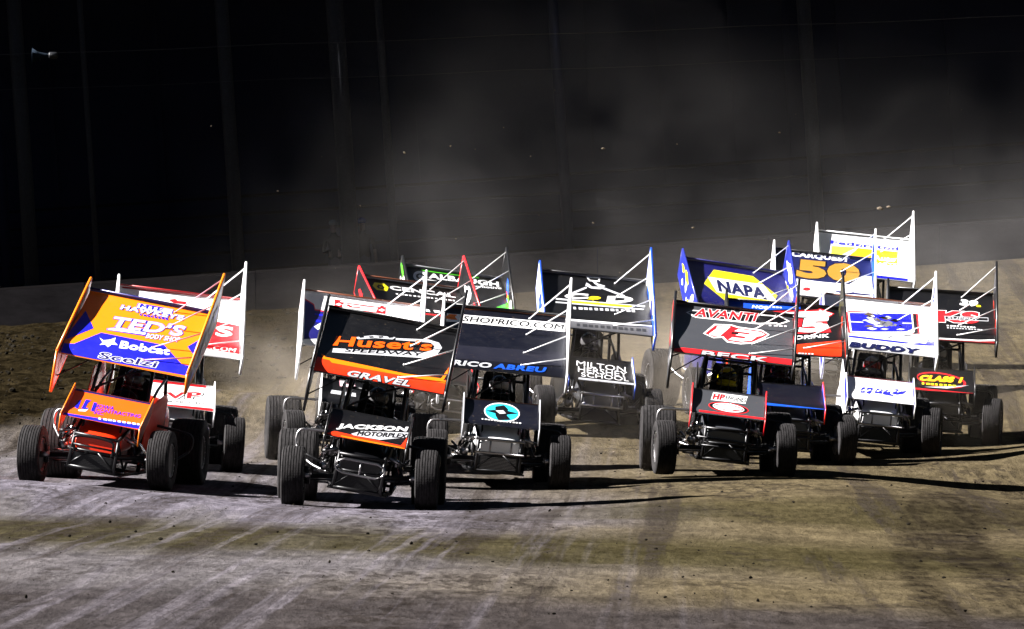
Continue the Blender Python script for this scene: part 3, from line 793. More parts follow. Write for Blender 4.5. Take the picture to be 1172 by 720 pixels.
  ('P','white',[(0.748,0.443),(0.742,0.525),(0.725,0.603),(0.697,0.675),(0.659,0.735),(0.614,0.781),(0.563,0.812),(0.509,0.824),(0.454,0.818),(0.403,0.794),(0.356,0.753),(0.317,0.697),(0.287,0.629),(0.268,0.553),(0.261,0.472),(0.266,0.39),(0.283,0.311),(0.311,0.24),(0.349,0.179),(0.395,0.133),(0.446,0.103),(0.5,0.09),(0.554,0.096),(0.606,0.12),(0.652,0.161),(0.692,0.217),(0.722,0.285),(0.74,0.361)],1),
  ('P','teal',[(0.733,0.444),(0.728,0.517),(0.712,0.587),(0.686,0.651),(0.65,0.705),(0.607,0.747),(0.559,0.774),(0.508,0.785),(0.457,0.78),(0.409,0.759),(0.365,0.722),(0.328,0.673),(0.3,0.612),(0.282,0.544),(0.276,0.471),(0.28,0.397),(0.296,0.327),(0.323,0.263),(0.359,0.209),(0.401,0.167),(0.45,0.14),(0.5,0.129),(0.551,0.134),(0.6,0.156),(0.644,0.192),(0.681,0.242),(0.709,0.303),(0.726,0.371)],2),
  ('P','black',[(0.413,0.262),(0.532,0.174),(0.589,0.318),(0.573,0.566),(0.628,0.717),(0.455,0.783),(0.417,0.597)],3),
  ('P','black',[(0.278,0.456),(0.498,0.349),(0.731,0.446),(0.501,0.568)],4),
  ('P','silver',[(0.415,0.417),(0.523,0.383),(0.56,0.492),(0.476,0.534)],5),
  ('P','rust',[(0.0,0.0),(1.0,-0.019),(1.0,0.032),(0.001,0.051)],2),
  ('P','white',[(0.23,0.776),(0.251,0.777),(0.252,0.815),(0.23,0.814)],6),
  ('P','white',[(0.272,0.777),(0.304,0.779),(0.304,0.817),(0.272,0.816)],6),
  ('P','white',[(0.314,0.779),(0.345,0.781),(0.345,0.819),(0.314,0.818)],6),
  ('P','white',[(0.356,0.781),(0.379,0.782),(0.38,0.821),(0.356,0.82)],6),
  ('P','white',[(0.398,0.783),(0.425,0.784),(0.426,0.823),(0.398,0.821)],6),
  ('P','white',[(0.44,0.785),(0.466,0.786),(0.467,0.824),(0.441,0.823)],6),
  ('P','white',[(0.482,0.786),(0.512,0.788),(0.512,0.826),(0.483,0.825)],6),
  ('P','white',[(0.524,0.788),(0.556,0.789),(0.556,0.828),(0.525,0.827)],6),
  ('P','white',[(0.566,0.79),(0.588,0.791),(0.588,0.829),(0.567,0.829)],6),
  ('P','white',[(0.608,0.792),(0.629,0.793),(0.629,0.831),(0.609,0.83)],6),
  ('P','white',[(0.651,0.793),(0.683,0.795),(0.683,0.833),(0.651,0.832)],6),
  ('P','white',[(0.693,0.795),(0.719,0.796),(0.719,0.835),(0.693,0.834)],6),
  ('P','white',[(0.735,0.797),(0.766,0.798),(0.766,0.837),(0.735,0.836)],6),
 ],
 'cd:deck': [
  ('P','white',[(0.428,0.034),(0.565,0.025),(0.553,0.105),(0.455,0.11)],2),
  ('P','black',[(0.448,0.05),(0.546,0.045),(0.537,0.085),(0.464,0.088)],3),
  ('P','silver',[(0.481,0.102),(0.514,0.102),(0.533,0.139),(0.605,0.165),(0.554,0.238),(0.462,0.241),(0.41,0.2),(0.425,0.143),(0.449,0.164),(0.475,0.204),(0.54,0.194),(0.501,0.149)],2),
  ('P','silver',[(0.274,0.35),(0.417,0.217),(0.426,0.243),(0.281,0.381)],2),
  ('P','silver',[(0.573,0.189),(0.783,0.304),(0.77,0.336),(0.567,0.225)],2),
  ('T','C','white',((0.193,0.479),(0.422,0.439),(0.205,0.38)),[],3,0.1),
  ('T','&','yellow',((0.397,0.495),(0.598,0.468),(0.409,0.391)),[],5,0.08),
  ('T','D','white',((0.592,0.465),(0.845,0.424),(0.615,0.349)),[],3,0.1),
  ('P','yellow',[(0.262,0.501),(0.843,0.472),(0.843,0.505),(0.263,0.539)],3),
  ('P','silver',[(0.105,0.481),(0.963,0.455),(0.954,0.482),(0.106,0.509)],2),
  ('P','silver',[(0.106,0.543),(0.948,0.512),(0.935,0.535),(0.106,0.567)],2),
  ('P','silver',[(0.267,0.608),(0.293,0.605),(0.294,0.648),(0.268,0.651)],3),
  ('P','silver',[(0.318,0.603),(0.357,0.599),(0.357,0.642),(0.318,0.646)],3),
  ('P','silver',[(0.368,0.597),(0.406,0.594),(0.406,0.636),(0.369,0.64)],3),
  ('P','silver',[(0.419,0.592),(0.447,0.589),(0.448,0.632),(0.419,0.635)],3),
  ('P','silver',[(0.469,0.587),(0.502,0.584),(0.502,0.626),(0.47,0.63)],3),
  ('P','silver',[(0.52,0.582),(0.552,0.578),(0.552,0.621),(0.52,0.624)],3),
  ('P','silver',[(0.571,0.576),(0.606,0.573),(0.606,0.616),(0.571,0.619)],3),
  ('P','silver',[(0.621,0.571),(0.659,0.567),(0.659,0.61),(0.622,0.614)],3),
  ('P','silver',[(0.672,0.566),(0.697,0.563),(0.697,0.606),(0.672,0.609)],3),
  ('P','silver',[(0.722,0.561),(0.747,0.558),(0.747,0.601),(0.723,0.603)],3),
  ('P','silver',[(0.773,0.555),(0.811,0.551),(0.812,0.594),(0.773,0.598)],3),
  ('P','silver',[(0.823,0.55),(0.855,0.547),(0.855,0.59),(0.824,0.593)],3),
  ('P','grey',[(-0.003,0.838),(1.065,0.793),(1.067,1.002),(-0.001,1.033)],1),
  ('P','white',[(-0.003,0.838),(1.065,0.793),(1.066,0.826),(-0.002,0.871)],2),
  ('P','charcoal',[(0.283,0.897),(0.312,0.896),(0.313,0.944),(0.284,0.945)],3),
  ('P','charcoal',[(0.339,0.895),(0.382,0.893),(0.383,0.941),(0.34,0.943)],3),
  ('P','charcoal',[(0.395,0.893),(0.437,0.891),(0.437,0.939),(0.396,0.94)],3),
  ('P','charcoal',[(0.451,0.89),(0.483,0.889),(0.483,0.937),(0.452,0.938)],3),
  ('P','charcoal',[(0.507,0.888),(0.543,0.886),(0.544,0.934),(0.508,0.936)],3),
  ('P','charcoal',[(0.563,0.886),(0.598,0.884),(0.599,0.932),(0.564,0.933)],3),
  ('P','charcoal',[(0.619,0.883),(0.658,0.882),(0.659,0.929),(0.62,0.931)],3),
  ('P','charcoal',[(0.675,0.881),(0.717,0.879),(0.718,0.927),(0.676,0.929)],3),
  ('P','charcoal',[(0.731,0.879),(0.76,0.878),(0.76,0.925),(0.732,0.926)],3),
  ('P','charcoal',[(0.787,0.876),(0.814,0.875),(0.815,0.923),(0.788,0.924)],3),
  ('P','charcoal',[(0.843,0.874),(0.886,0.872),(0.887,0.92),(0.844,0.922)],3),
  ('P','charcoal',[(0.899,0.872),(0.934,0.87),(0.935,0.918),(0.9,0.919)],3),
 ],
 'cd:front': [
  ('T','MILTON','white',((0.131,0.414),(0.894,0.483),(0.143,0.206)),[],3,-0.012),
  ('T','HERSHEY','white',((0.142,0.669),(0.907,0.697),(0.156,0.447)),[],3,-0.012),
  ('T','SCHOOL','white',((0.18,0.847),(0.923,0.855),(0.188,0.681)),[],3,-0.012),
  ('P','silver',[(0.137,0.895),(1.055,0.908),(1.056,1.003),(0.133,0.978)],1),
 ],
 'avanti:deck': [
  ('P','white',[(0.083,0.195),(0.142,0.131),(0.846,0.043),(0.842,-0.005),(0.975,0.124),(0.869,0.235),(0.86,0.209),(0.711,0.261),(0.167,0.28)],2),
  ('P','black',[(0.102,0.19),(0.144,0.151),(0.854,0.063),(0.854,0.027),(0.952,0.122),(0.874,0.202),(0.864,0.18),(0.708,0.234),(0.181,0.255)],3),
  ('T','AVANTI','red',((0.15,0.263),(0.675,0.221),(0.177,0.086)),[('white',0.06)],5,0.05),
  ('P','red',[(-0.046,0.983),(-0.001,0.937),(0.075,0.896),(1.067,0.87),(1.079,1.015),(-0.031,1.156)],1),
  ('P','silver',[(0.793,0.248),(0.816,0.244),(0.818,0.272),(0.795,0.275)],4),
  ('P','silver',[(0.837,0.24),(0.87,0.235),(0.872,0.262),(0.839,0.268)],4),
  ('P','silver',[(0.88,0.233),(0.912,0.227),(0.914,0.255),(0.882,0.26)],4),
  ('P','silver',[(0.923,0.225),(0.948,0.221),(0.95,0.249),(0.926,0.253)],4),
  ('P','white',[(0.238,0.576),(0.331,0.358),(0.48,0.33),(0.533,0.356),(0.739,0.364),(0.804,0.439),(0.762,0.522),(0.671,0.65),(0.56,0.7),(0.443,0.693),(0.401,0.614),(0.329,0.644)],2),
  ('P','red',[(0.255,0.571),(0.341,0.383),(0.474,0.354),(0.533,0.384),(0.733,0.388),(0.787,0.446),(0.753,0.499),(0.662,0.625),(0.557,0.671),(0.449,0.664),(0.41,0.584),(0.327,0.618)],3),
  ('P','white',[(0.291,0.567),(0.355,0.441),(0.351,0.418),(0.362,0.397),(0.471,0.377),(0.381,0.591),(0.293,0.591)],4),
  ('P','white',[(0.539,0.404),(0.727,0.414),(0.764,0.449),(0.736,0.486),(0.699,0.508),(0.653,0.602),(0.566,0.646),(0.455,0.64),(0.488,0.582),(0.589,0.581),(0.608,0.541),(0.514,0.535),(0.544,0.49),(0.623,0.493),(0.641,0.458),(0.503,0.456)],4),
  ('P','black',[(0.479,0.48),(0.54,0.469),(0.533,0.516),(0.477,0.52)],4),
  ('T','BECK','silver',((0.232,1.011),(0.798,0.996),(0.242,0.911)),[('black',0.07)],4,0.04),
 ],
 'avanti:front': [
  ('P','white',[(0.275,0.109),(0.76,0.119),(0.733,0.422),(0.247,0.425)],1),
  ('T','HP','red',((0.265,0.396),(0.43,0.387),(0.286,0.155)),[],3,0.08),
  ('T','ENGINES','black',((0.447,0.334),(0.734,0.355),(0.461,0.179)),[],3,0.02),
  ('P','black',[(0.457,0.356),(0.698,0.358),(0.697,0.383),(0.458,0.38)],2),
  ('P','red',[(0.782,0.676),(0.776,0.719),(0.756,0.76),(0.724,0.796),(0.68,0.825),(0.627,0.846),(0.568,0.858),(0.505,0.859),(0.442,0.851),(0.382,0.833),(0.328,0.807),(0.282,0.773),(0.247,0.734),(0.225,0.69),(0.217,0.646),(0.223,0.602),(0.242,0.561),(0.275,0.525),(0.318,0.496),(0.371,0.475),(0.43,0.464),(0.493,0.462),(0.556,0.471),(0.616,0.488),(0.671,0.515),(0.716,0.549),(0.751,0.588),(0.773,0.631)],1),
  ('P','black',[(0.768,0.675),(0.763,0.713),(0.744,0.749),(0.713,0.781),(0.671,0.806),(0.621,0.824),(0.564,0.834),(0.505,0.835),(0.445,0.828),(0.387,0.812),(0.336,0.788),(0.292,0.758),(0.259,0.724),(0.238,0.686),(0.23,0.647),(0.236,0.608),(0.254,0.572),(0.286,0.541),(0.327,0.516),(0.378,0.497),(0.434,0.488),(0.494,0.486),(0.554,0.494),(0.611,0.51),(0.663,0.533),(0.706,0.563),(0.739,0.598),(0.761,0.636)],2),
  ('P','white',[(0.72,0.672),(0.716,0.708),(0.7,0.742),(0.675,0.771),(0.641,0.795),(0.6,0.812),(0.553,0.822),(0.504,0.823),(0.455,0.817),(0.408,0.802),(0.366,0.781),(0.33,0.753),(0.302,0.721),(0.285,0.686),(0.278,0.649),(0.283,0.613),(0.298,0.58),(0.324,0.55),(0.358,0.527),(0.399,0.509),(0.445,0.5),(0.494,0.498),(0.544,0.505),(0.591,0.519),(0.633,0.541),(0.669,0.569),(0.696,0.601),(0.714,0.636)],3),
  ('P','red',[(0.71,0.672),(0.705,0.698),(0.691,0.723),(0.666,0.744),(0.634,0.762),(0.594,0.774),(0.55,0.781),(0.503,0.781),(0.456,0.776),(0.411,0.764),(0.371,0.748),(0.337,0.727),(0.311,0.703),(0.295,0.677),(0.289,0.65),(0.293,0.623),(0.308,0.599),(0.332,0.577),(0.365,0.56),(0.405,0.548),(0.449,0.541),(0.496,0.54),(0.543,0.546),(0.587,0.557),(0.628,0.574),(0.662,0.594),(0.687,0.619),(0.704,0.645)],4),
  ('P','white',[(0.297,0.655),(0.387,0.573),(0.49,0.578),(0.528,0.478),(0.572,0.589),(0.697,0.649),(0.678,0.714),(0.576,0.724),(0.517,0.799),(0.443,0.741),(0.351,0.748)],5),
  ('P','red',[(0.088,0.876),(1.002,0.89),(1.004,0.963),(0.091,0.948)],1),
 ],
 'napa:deck': [
  ('P','yellow',[(0.129,0.507),(0.284,0.166),(0.677,0.18),(0.863,0.53),(0.7,0.873),(0.306,0.867)],1),
  ('P','white',[(0.194,0.344),(0.758,0.333),(0.831,0.669),(0.229,0.656)],2),
  ('T','NAPA','navyb',((0.255,0.633),(0.737,0.659),(0.276,0.382)),[],3,0.07),
 ],
 'c11:deck': [
  ('P','pblue',[(-0.015,-0.017),(0.658,-0.003),(0.654,0.085),(0.105,0.207),(-0.023,0.202)],1),
  ('T','NOS','white',((0.211,0.14),(0.348,0.14),(0.222,0.08)),[],3,0.05),
  ('P','white',[(0.369,0.079),(0.385,0.078),(0.384,0.104),(0.368,0.105)],3),
  ('P','white',[(0.401,0.078),(0.425,0.077),(0.424,0.102),(0.4,0.103)],3),
  ('P','white',[(0.433,0.076),(0.457,0.075),(0.455,0.101),(0.432,0.102)],3),
  ('P','white',[(0.465,0.075),(0.483,0.074),(0.482,0.1),(0.464,0.1)],3),
  ('P','red',[(0.307,0.193),(0.811,0.073),(0.825,0.035),(0.956,0.127),(0.869,0.26),(0.906,0.504),(0.288,0.669)],1),
  ('P','black',[(0.304,0.28),(0.854,0.233),(0.854,0.251),(0.302,0.331)],4),
  ('P','white',[(0.306,0.229),(0.815,0.102),(0.827,0.07),(0.94,0.133),(0.864,0.243),(0.304,0.277)],3),
  ('T','15','white',((0.388,0.627),(0.875,0.503),(0.433,0.334)),[('black',0.04)],5,0.08),
  ('T','ENERGY DRINK','white',((0.163,0.835),(0.878,0.616),(0.174,0.756)),[],3,0.04),
  ('P','ored',[(-0.121,1.046),(0.558,0.809),(0.982,0.653),(0.969,0.97),(-0.126,1.166)],1),
  ('P','white',[(0.554,0.964),(0.57,0.963),(0.569,0.987),(0.553,0.988)],3),
  ('P','white',[(0.584,0.962),(0.607,0.961),(0.606,0.985),(0.583,0.986)],3),
  ('P','white',[(0.614,0.961),(0.635,0.96),(0.634,0.983),(0.613,0.985)],3),
  ('P','white',[(0.643,0.959),(0.66,0.958),(0.659,0.982),(0.642,0.983)],3),
  ('P','white',[(0.673,0.957),(0.692,0.956),(0.691,0.98),(0.672,0.981)],3),
  ('P','white',[(0.702,0.956),(0.721,0.955),(0.72,0.979),(0.701,0.98)],3),
 ],
 'c11:front': [
  ('P','sblue',[(0.049,0.872),(1.042,0.969),(1.044,1.072),(0.05,0.969)],1),
 ],
 'buddy:deck': [
  ('P','red',[(0.198,0.32),(0.228,0.279),(0.875,0.191),(0.873,0.582),(0.201,0.711)],1),
  ('P','black',[(0.828,0.207),(0.857,0.205),(0.858,0.578),(0.815,0.599)],2),
  ('P','white',[(0.215,0.309),(0.823,0.194),(0.825,0.557),(0.792,0.596),(0.221,0.697)],3),
  ('P','blue',[(0.23,0.323),(0.809,0.213),(0.811,0.539),(0.755,0.569),(0.432,0.643),(0.236,0.675)],4),
  ('P','white',[(0.233,0.487),(0.352,0.472),(0.353,0.486),(0.233,0.504)],5),
  ('P','white',[(0.718,0.407),(0.809,0.391),(0.809,0.405),(0.719,0.421)],5),
  ('P','black',[(0.495,0.483),(0.52,0.453),(0.559,0.454),(0.53,0.485)],6),
  ('P','grey',[(0.391,0.432),(0.437,0.411),(0.506,0.413),(0.454,0.435)],7),
  ('P','grey',[(0.494,0.478),(0.509,0.466),(0.534,0.488),(0.516,0.501)],8),
  ('P','grey',[(0.449,0.397),(0.47,0.373),(0.502,0.379),(0.478,0.405)],9),
  ('P','white',[(0.446,0.291),(0.488,0.271),(0.552,0.276),(0.505,0.297)],6),
  ('P','grey',[(0.443,0.477),(0.464,0.462),(0.495,0.485),(0.472,0.501)],7),
  ('P','grey',[(0.571,0.341),(0.593,0.3),(0.628,0.334),(0.603,0.376)],8),
  ('P','silver',[(0.553,0.345),(0.578,0.309),(0.618,0.33),(0.589,0.367)],9),
  ('P','grey',[(0.482,0.503),(0.521,0.481),(0.58,0.484),(0.536,0.507)],6),
  ('P','white',[(0.343,0.445),(0.379,0.426),(0.433,0.436),(0.393,0.455)],7),
  ('P','white',[(0.427,0.48),(0.46,0.451),(0.511,0.459),(0.474,0.489)],8),
  ('P','white',[(0.385,0.385),(0.404,0.367),(0.433,0.39),(0.411,0.409)],9),
  ('P','silver',[(0.504,0.579),(0.537,0.551),(0.587,0.557),(0.55,0.586)],6),
  ('P','grey',[(0.487,0.446),(0.511,0.437),(0.548,0.454),(0.521,0.464)],7),
  ('P','grey',[(0.481,0.277),(0.494,0.264),(0.514,0.29),(0.499,0.304)],8),
  ('P','brown',[(0.36,0.331),(0.402,0.283),(0.465,0.296),(0.418,0.345)],9),
  ('P','grey',[(0.539,0.503),(0.556,0.486),(0.582,0.514),(0.563,0.532)],6),
  ('P','grey',[(0.407,0.409),(0.435,0.388),(0.477,0.409),(0.446,0.431)],7),
  ('P','white',[(0.407,0.42),(0.426,0.369),(0.455,0.395),(0.434,0.446)],8),
  ('P','black',[(0.532,0.455),(0.567,0.424),(0.62,0.421),(0.581,0.454)],9),
  ('P','black',[(0.433,0.414),(0.446,0.37),(0.467,0.399),(0.453,0.443)],6),
  ('P','silver',[(0.461,0.396),(0.48,0.367),(0.509,0.387),(0.488,0.416)],7),
  ('P','white',[(0.407,0.481),(0.449,0.437),(0.514,0.462),(0.467,0.507)],8),
  ('P','grey',[(0.555,0.441),(0.584,0.399),(0.63,0.424),(0.597,0.467)],9),
  ('P','black',[(0.487,0.448),(0.53,0.421),(0.597,0.448),(0.548,0.476)],6),
  ('P','black',[(0.602,0.397),(0.643,0.347),(0.707,0.36),(0.66,0.411)],7),
  ('P','grey',[(0.524,0.454),(0.566,0.416),(0.629,0.452),(0.583,0.491)],8),
  ('P','silver',[(0.44,0.538),(0.483,0.507),(0.547,0.515),(0.499,0.547)],9),
  ('P','white',[(0.413,0.335),(0.434,0.301),(0.467,0.344),(0.444,0.379)],6),
  ('P','brown',[(0.527,0.379),(0.561,0.353),(0.611,0.36),(0.574,0.386)],7),
  ('P','white',[(0.652,0.557),(0.687,0.531),(0.74,0.528),(0.701,0.555)],8),
  ('P','silver',[(0.387,0.469),(0.413,0.447),(0.452,0.47),(0.423,0.493)],9),
  ('P','grey',[(0.483,0.425),(0.525,0.408),(0.588,0.419),(0.541,0.436)],6),
  ('P','brown',[(0.457,0.489),(0.47,0.44),(0.492,0.47),(0.477,0.52)],7),
  ('P','white',[(0.381,0.598),(0.419,0.566),(0.477,0.582),(0.434,0.615)],8),
  ('P','grey',[(0.63,0.478),(0.646,0.442),(0.67,0.461),(0.653,0.498)],9),
  ('P','grey',[(0.533,0.5),(0.571,0.455),(0.628,0.463),(0.586,0.508)],6),
  ('P','grey',[(0.446,0.477),(0.49,0.438),(0.558,0.445),(0.508,0.486)],7),
  ('P','brown',[(0.352,0.561),(0.392,0.521),(0.455,0.525),(0.409,0.566)],8),
  ('P','black',[(0.49,0.355),(0.536,0.327),(0.606,0.343),(0.554,0.373)],9),
  ('P','black',[(0.676,0.467),(0.695,0.45),(0.724,0.472),(0.703,0.49)],6),
  ('P','grey',[(0.581,0.489),(0.605,0.472),(0.643,0.486),(0.615,0.503)],7),
  ('P','white',[(0.399,0.451),(0.429,0.411),(0.476,0.446),(0.442,0.487)],8),
  ('P','brown',[(0.473,0.403),(0.489,0.367),(0.514,0.4),(0.496,0.437)],9),
  ('P','grey',[(0.534,0.452),(0.575,0.428),(0.637,0.444),(0.591,0.47)],6),
  ('P','black',[(0.381,0.357),(0.414,0.338),(0.464,0.359),(0.427,0.378)],7),
  ('P','silver',[(0.459,0.711),(0.543,0.645),(0.612,0.675),(0.562,0.738)],5),
  ('P','silver',[(0.688,0.628),(0.738,0.577),(0.807,0.615),(0.74,0.652)],5),
  ('P','blue',[(0.2,0.758),(0.776,0.772),(0.921,0.758),(1.042,0.757),(1.045,0.776),(0.913,0.796),(0.776,0.802),(0.2,0.792)],1),
  ('P','blue',[(0.916,0.769),(0.945,0.663),(0.963,0.725),(1.007,0.692),(1.026,0.434),(1.047,0.769)],2),
  ('P','rust',[(0.695,0.013),(1.002,0.001),(1.002,0.026),(0.695,0.035)],2),
  ('T','BUDDY','navyb',((0.2,0.977),(0.843,0.973),(0.227,0.874)),[],3,0.1),
 ],
 'buddy:front': [
  ('P','blue',[(0.181,0.72),(0.215,0.493),(0.264,0.453),(0.249,0.705)],2),
  ('P','blue',[(0.279,0.72),(0.3,0.46),(0.386,0.456),(0.371,0.59),(0.328,0.731)],2),
  ('P','blue',[(0.401,0.671),(0.453,0.456),(0.546,0.479),(0.512,0.669)],2),
  ('P','blue',[(0.524,0.688),(0.571,0.459),(0.657,0.455),(0.646,0.618),(0.734,0.744),(0.66,0.717)],2),
  ('P','blue',[(0.671,0.612),(0.718,0.412),(0.771,0.386),(0.792,0.498),(0.914,0.413),(0.842,0.575),(0.745,0.64)],2),
  ('P','white',[(0.204,0.627),(0.267,0.54),(0.277,0.582),(0.215,0.661)],3),
  ('P','white',[(0.283,0.61),(0.345,0.523),(0.356,0.564),(0.293,0.644)],3),
  ('P','white',[(0.361,0.592),(0.424,0.506),(0.434,0.547),(0.371,0.627)],3),
  ('P','white',[(0.439,0.575),(0.502,0.489),(0.513,0.53),(0.45,0.61)],3),
  ('P','white',[(0.518,0.558),(0.581,0.471),(0.591,0.513),(0.528,0.592)],3),
  ('P','white',[(0.596,0.541),(0.659,0.454),(0.669,0.496),(0.607,0.575)],3),
  ('P','white',[(0.675,0.524),(0.738,0.437),(0.748,0.479),(0.685,0.558)],3),
  ('P','white',[(0.753,0.507),(0.816,0.42),(0.826,0.461),(0.763,0.541)],3),
  ('P','dred',[(-0.0,-0.015),(1.0,-0.022),(1.0,0.036),(0.001,0.051)],1),
 ],
 'c39:deck': [
  ('T','39','white',((0.672,0.266),(0.843,0.277),(0.691,0.143)),[],3,0.08),
  ('P','yellow',[(0.832,0.239),(0.874,0.237),(0.882,0.273),(0.84,0.277)],2),
  ('T','KS','red',((0.445,0.635),(0.854,0.611),(0.459,0.398)),[('white',0.05)],3,0.1),
  ('P','silver',[(0.523,0.505),(0.945,0.482),(0.945,0.555),(0.526,0.574)],5),
  ('P','black',[(0.531,0.514),(0.94,0.493),(0.939,0.545),(0.533,0.563)],6),
  ('T','SUPPLY','silver',((0.548,0.555),(0.851,0.548),(0.555,0.518)),[],7,0.02),
  ('P','white',[(0.54,0.678),(0.557,0.678),(0.558,0.701),(0.541,0.701)],3),
  ('P','white',[(0.572,0.678),(0.597,0.678),(0.598,0.701),(0.573,0.701)],3),
  ('P','white',[(0.604,0.678),(0.628,0.678),(0.629,0.701),(0.605,0.701)],3),
  ('P','white',[(0.637,0.678),(0.654,0.678),(0.655,0.701),(0.637,0.701)],3),
  ('P','white',[(0.669,0.678),(0.689,0.679),(0.69,0.701),(0.67,0.701)],3),
  ('P','white',[(0.701,0.679),(0.721,0.679),(0.722,0.702),(0.702,0.701)],3),
  ('P','white',[(0.733,0.679),(0.755,0.679),(0.756,0.702),(0.734,0.702)],3),
  ('P','white',[(0.765,0.679),(0.789,0.679),(0.789,0.702),(0.766,0.702)],3),
  ('P','white',[(0.797,0.679),(0.813,0.679),(0.814,0.702),(0.798,0.702)],3),
  ('P','silver',[(0.542,0.723),(0.558,0.723),(0.559,0.743),(0.543,0.743)],3),
  ('P','silver',[(0.571,0.723),(0.59,0.723),(0.591,0.742),(0.572,0.743)],3),
  ('P','silver',[(0.6,0.723),(0.618,0.722),(0.618,0.742),(0.601,0.742)],3),
  ('P','silver',[(0.629,0.722),(0.649,0.722),(0.65,0.741),(0.63,0.742)],3),
  ('P','silver',[(0.658,0.722),(0.678,0.721),(0.679,0.741),(0.659,0.741)],3),
  ('P','silver',[(0.687,0.721),(0.702,0.721),(0.703,0.741),(0.688,0.741)],3),
  ('P','silver',[(0.716,0.721),(0.73,0.721),(0.731,0.74),(0.717,0.74)],3),
  ('P','silver',[(0.745,0.72),(0.768,0.72),(0.768,0.74),(0.746,0.74)],3),
  ('P','silver',[(0.775,0.72),(0.791,0.72),(0.792,0.739),(0.775,0.74)],3),
  ('P','silver',[(0.804,0.72),(0.82,0.719),(0.82,0.739),(0.804,0.739)],3),
  ('P','silver',[(0.833,0.719),(0.856,0.719),(0.857,0.738),(0.833,0.739)],3),
  ('P','silver',[(0.862,0.719),(0.88,0.718),(0.881,0.738),(0.863,0.738)],3),
  ('P','dred',[(-0.011,0.964),(1.057,0.946),(1.081,1.157),(-0.004,1.144)],1),
  ('P','white',[(-0.012,0.954),(0.837,0.934),(1.063,0.89),(1.064,0.922),(0.838,0.963),(-0.011,0.98)],2),
 ],
 'c39:front': [
  ('P','red',[(0.881,0.58),(0.872,0.648),(0.843,0.708),(0.797,0.759),(0.735,0.796),(0.662,0.818),(0.579,0.825),(0.493,0.815),(0.406,0.789),(0.323,0.749),(0.249,0.697),(0.187,0.635),(0.14,0.566),(0.111,0.493),(0.101,0.421),(0.11,0.353),(0.139,0.293),(0.185,0.243),(0.246,0.206),(0.32,0.183),(0.403,0.177),(0.489,0.186),(0.576,0.212),(0.659,0.252),(0.733,0.304),(0.795,0.367),(0.842,0.436),(0.871,0.508)],1),
  ('P','black',[(0.845,0.583),(0.836,0.641),(0.809,0.693),(0.766,0.736),(0.709,0.767),(0.64,0.785),(0.563,0.79),(0.482,0.78),(0.401,0.757),(0.324,0.721),(0.255,0.675),(0.197,0.62),(0.153,0.56),(0.126,0.497),(0.117,0.435),(0.125,0.376),(0.152,0.324),(0.195,0.282),(0.252,0.25),(0.321,0.232),(0.398,0.228),(0.479,0.237),(0.56,0.26),(0.637,0.296),(0.706,0.343),(0.764,0.397),(0.808,0.457),(0.835,0.52)],2),
  ('T','CLASS 1','yellow',((0.128,0.584),(0.795,0.579),(0.173,0.338)),[('ored',0.05)],3,0.08),
  ('P','silver',[(0.212,0.842),(0.576,0.852),(0.933,0.655),(0.575,0.766)],3),
  ('P','red',[(-0.001,0.893),(0.997,0.979),(0.998,1.05),(-0.0,0.964)],1),
  ('P','yellow',[(0.178,0.666),(0.214,0.668),(0.214,0.746),(0.178,0.745)],4),
  ('P','yellow',[(0.248,0.669),(0.301,0.67),(0.302,0.749),(0.248,0.747)],4),
  ('P','yellow',[(0.318,0.671),(0.369,0.672),(0.369,0.751),(0.318,0.749)],4),
  ('P','yellow',[(0.387,0.673),(0.426,0.674),(0.427,0.753),(0.388,0.751)],4),
  ('P','yellow',[(0.457,0.675),(0.502,0.676),(0.502,0.755),(0.458,0.754)],4),
  ('P','yellow',[(0.527,0.677),(0.571,0.679),(0.571,0.757),(0.527,0.756)],4),
  ('P','yellow',[(0.597,0.679),(0.646,0.681),(0.646,0.759),(0.597,0.758)],4),
  ('P','yellow',[(0.667,0.682),(0.719,0.683),(0.719,0.762),(0.667,0.76)],4),
 ],
 'c50:deck': [
  ('P','white',[(-0.061,0.612),(0.211,0.625),(0.453,0.635),(0.757,0.623),(0.911,0.403),(1.009,0.391),(1.025,1.046),(-0.069,1.263)],1),
  ('T','CARQUEST','white',((0.163,0.151),(0.77,0.146),(0.176,0.021)),[],3,0.06),
  ('T','50','gold',((0.204,0.6),(0.86,0.583),(0.234,0.179)),[('black',0.03)],5,0.1),
  ('P','red',[(0.347,0.822),(0.346,0.832),(0.343,0.841),(0.338,0.85),(0.332,0.858),(0.324,0.864),(0.316,0.87),(0.307,0.873),(0.298,0.874),(0.29,0.873),(0.282,0.87),(0.276,0.866),(0.271,0.859),(0.269,0.852),(0.268,0.843),(0.269,0.834),(0.272,0.825),(0.277,0.816),(0.283,0.808),(0.291,0.801),(0.299,0.796),(0.308,0.793),(0.316,0.791),(0.325,0.792),(0.332,0.795),(0.338,0.8),(0.343,0.806),(0.346,0.814)],2),
  ('P','navy',[(0.558,0.794),(0.967,0.795),(0.966,0.828),(0.663,0.847)],2),
 ],
 'fed:deck': [
  ('T','Federated','blue',((0.13,0.288),(0.872,0.291),(0.138,0.201)),[],3,0.03),
  ('P','yelgr',[(0.138,0.336),(0.45,0.309),(0.231,0.568),(0.125,0.565)],1),
  ('P','amber',[(0.437,0.324),(0.866,0.317),(0.84,0.649),(0.582,0.665),(0.541,0.573),(0.299,0.573)],1),
  ('P','white',[(0.224,0.551),(0.387,0.354),(0.437,0.318),(0.301,0.535)],2),
  ('T','Auto','white',((0.579,0.572),(0.824,0.568),(0.593,0.455)),[],3,0.05),
  ('T','PARTS','white',((0.581,0.678),(0.834,0.657),(0.587,0.62)),[],3,0.04),
  ('P','blue',[(-0.007,0.907),(0.946,0.929),(0.944,1.018),(-0.011,0.987)],1),
 ],
}

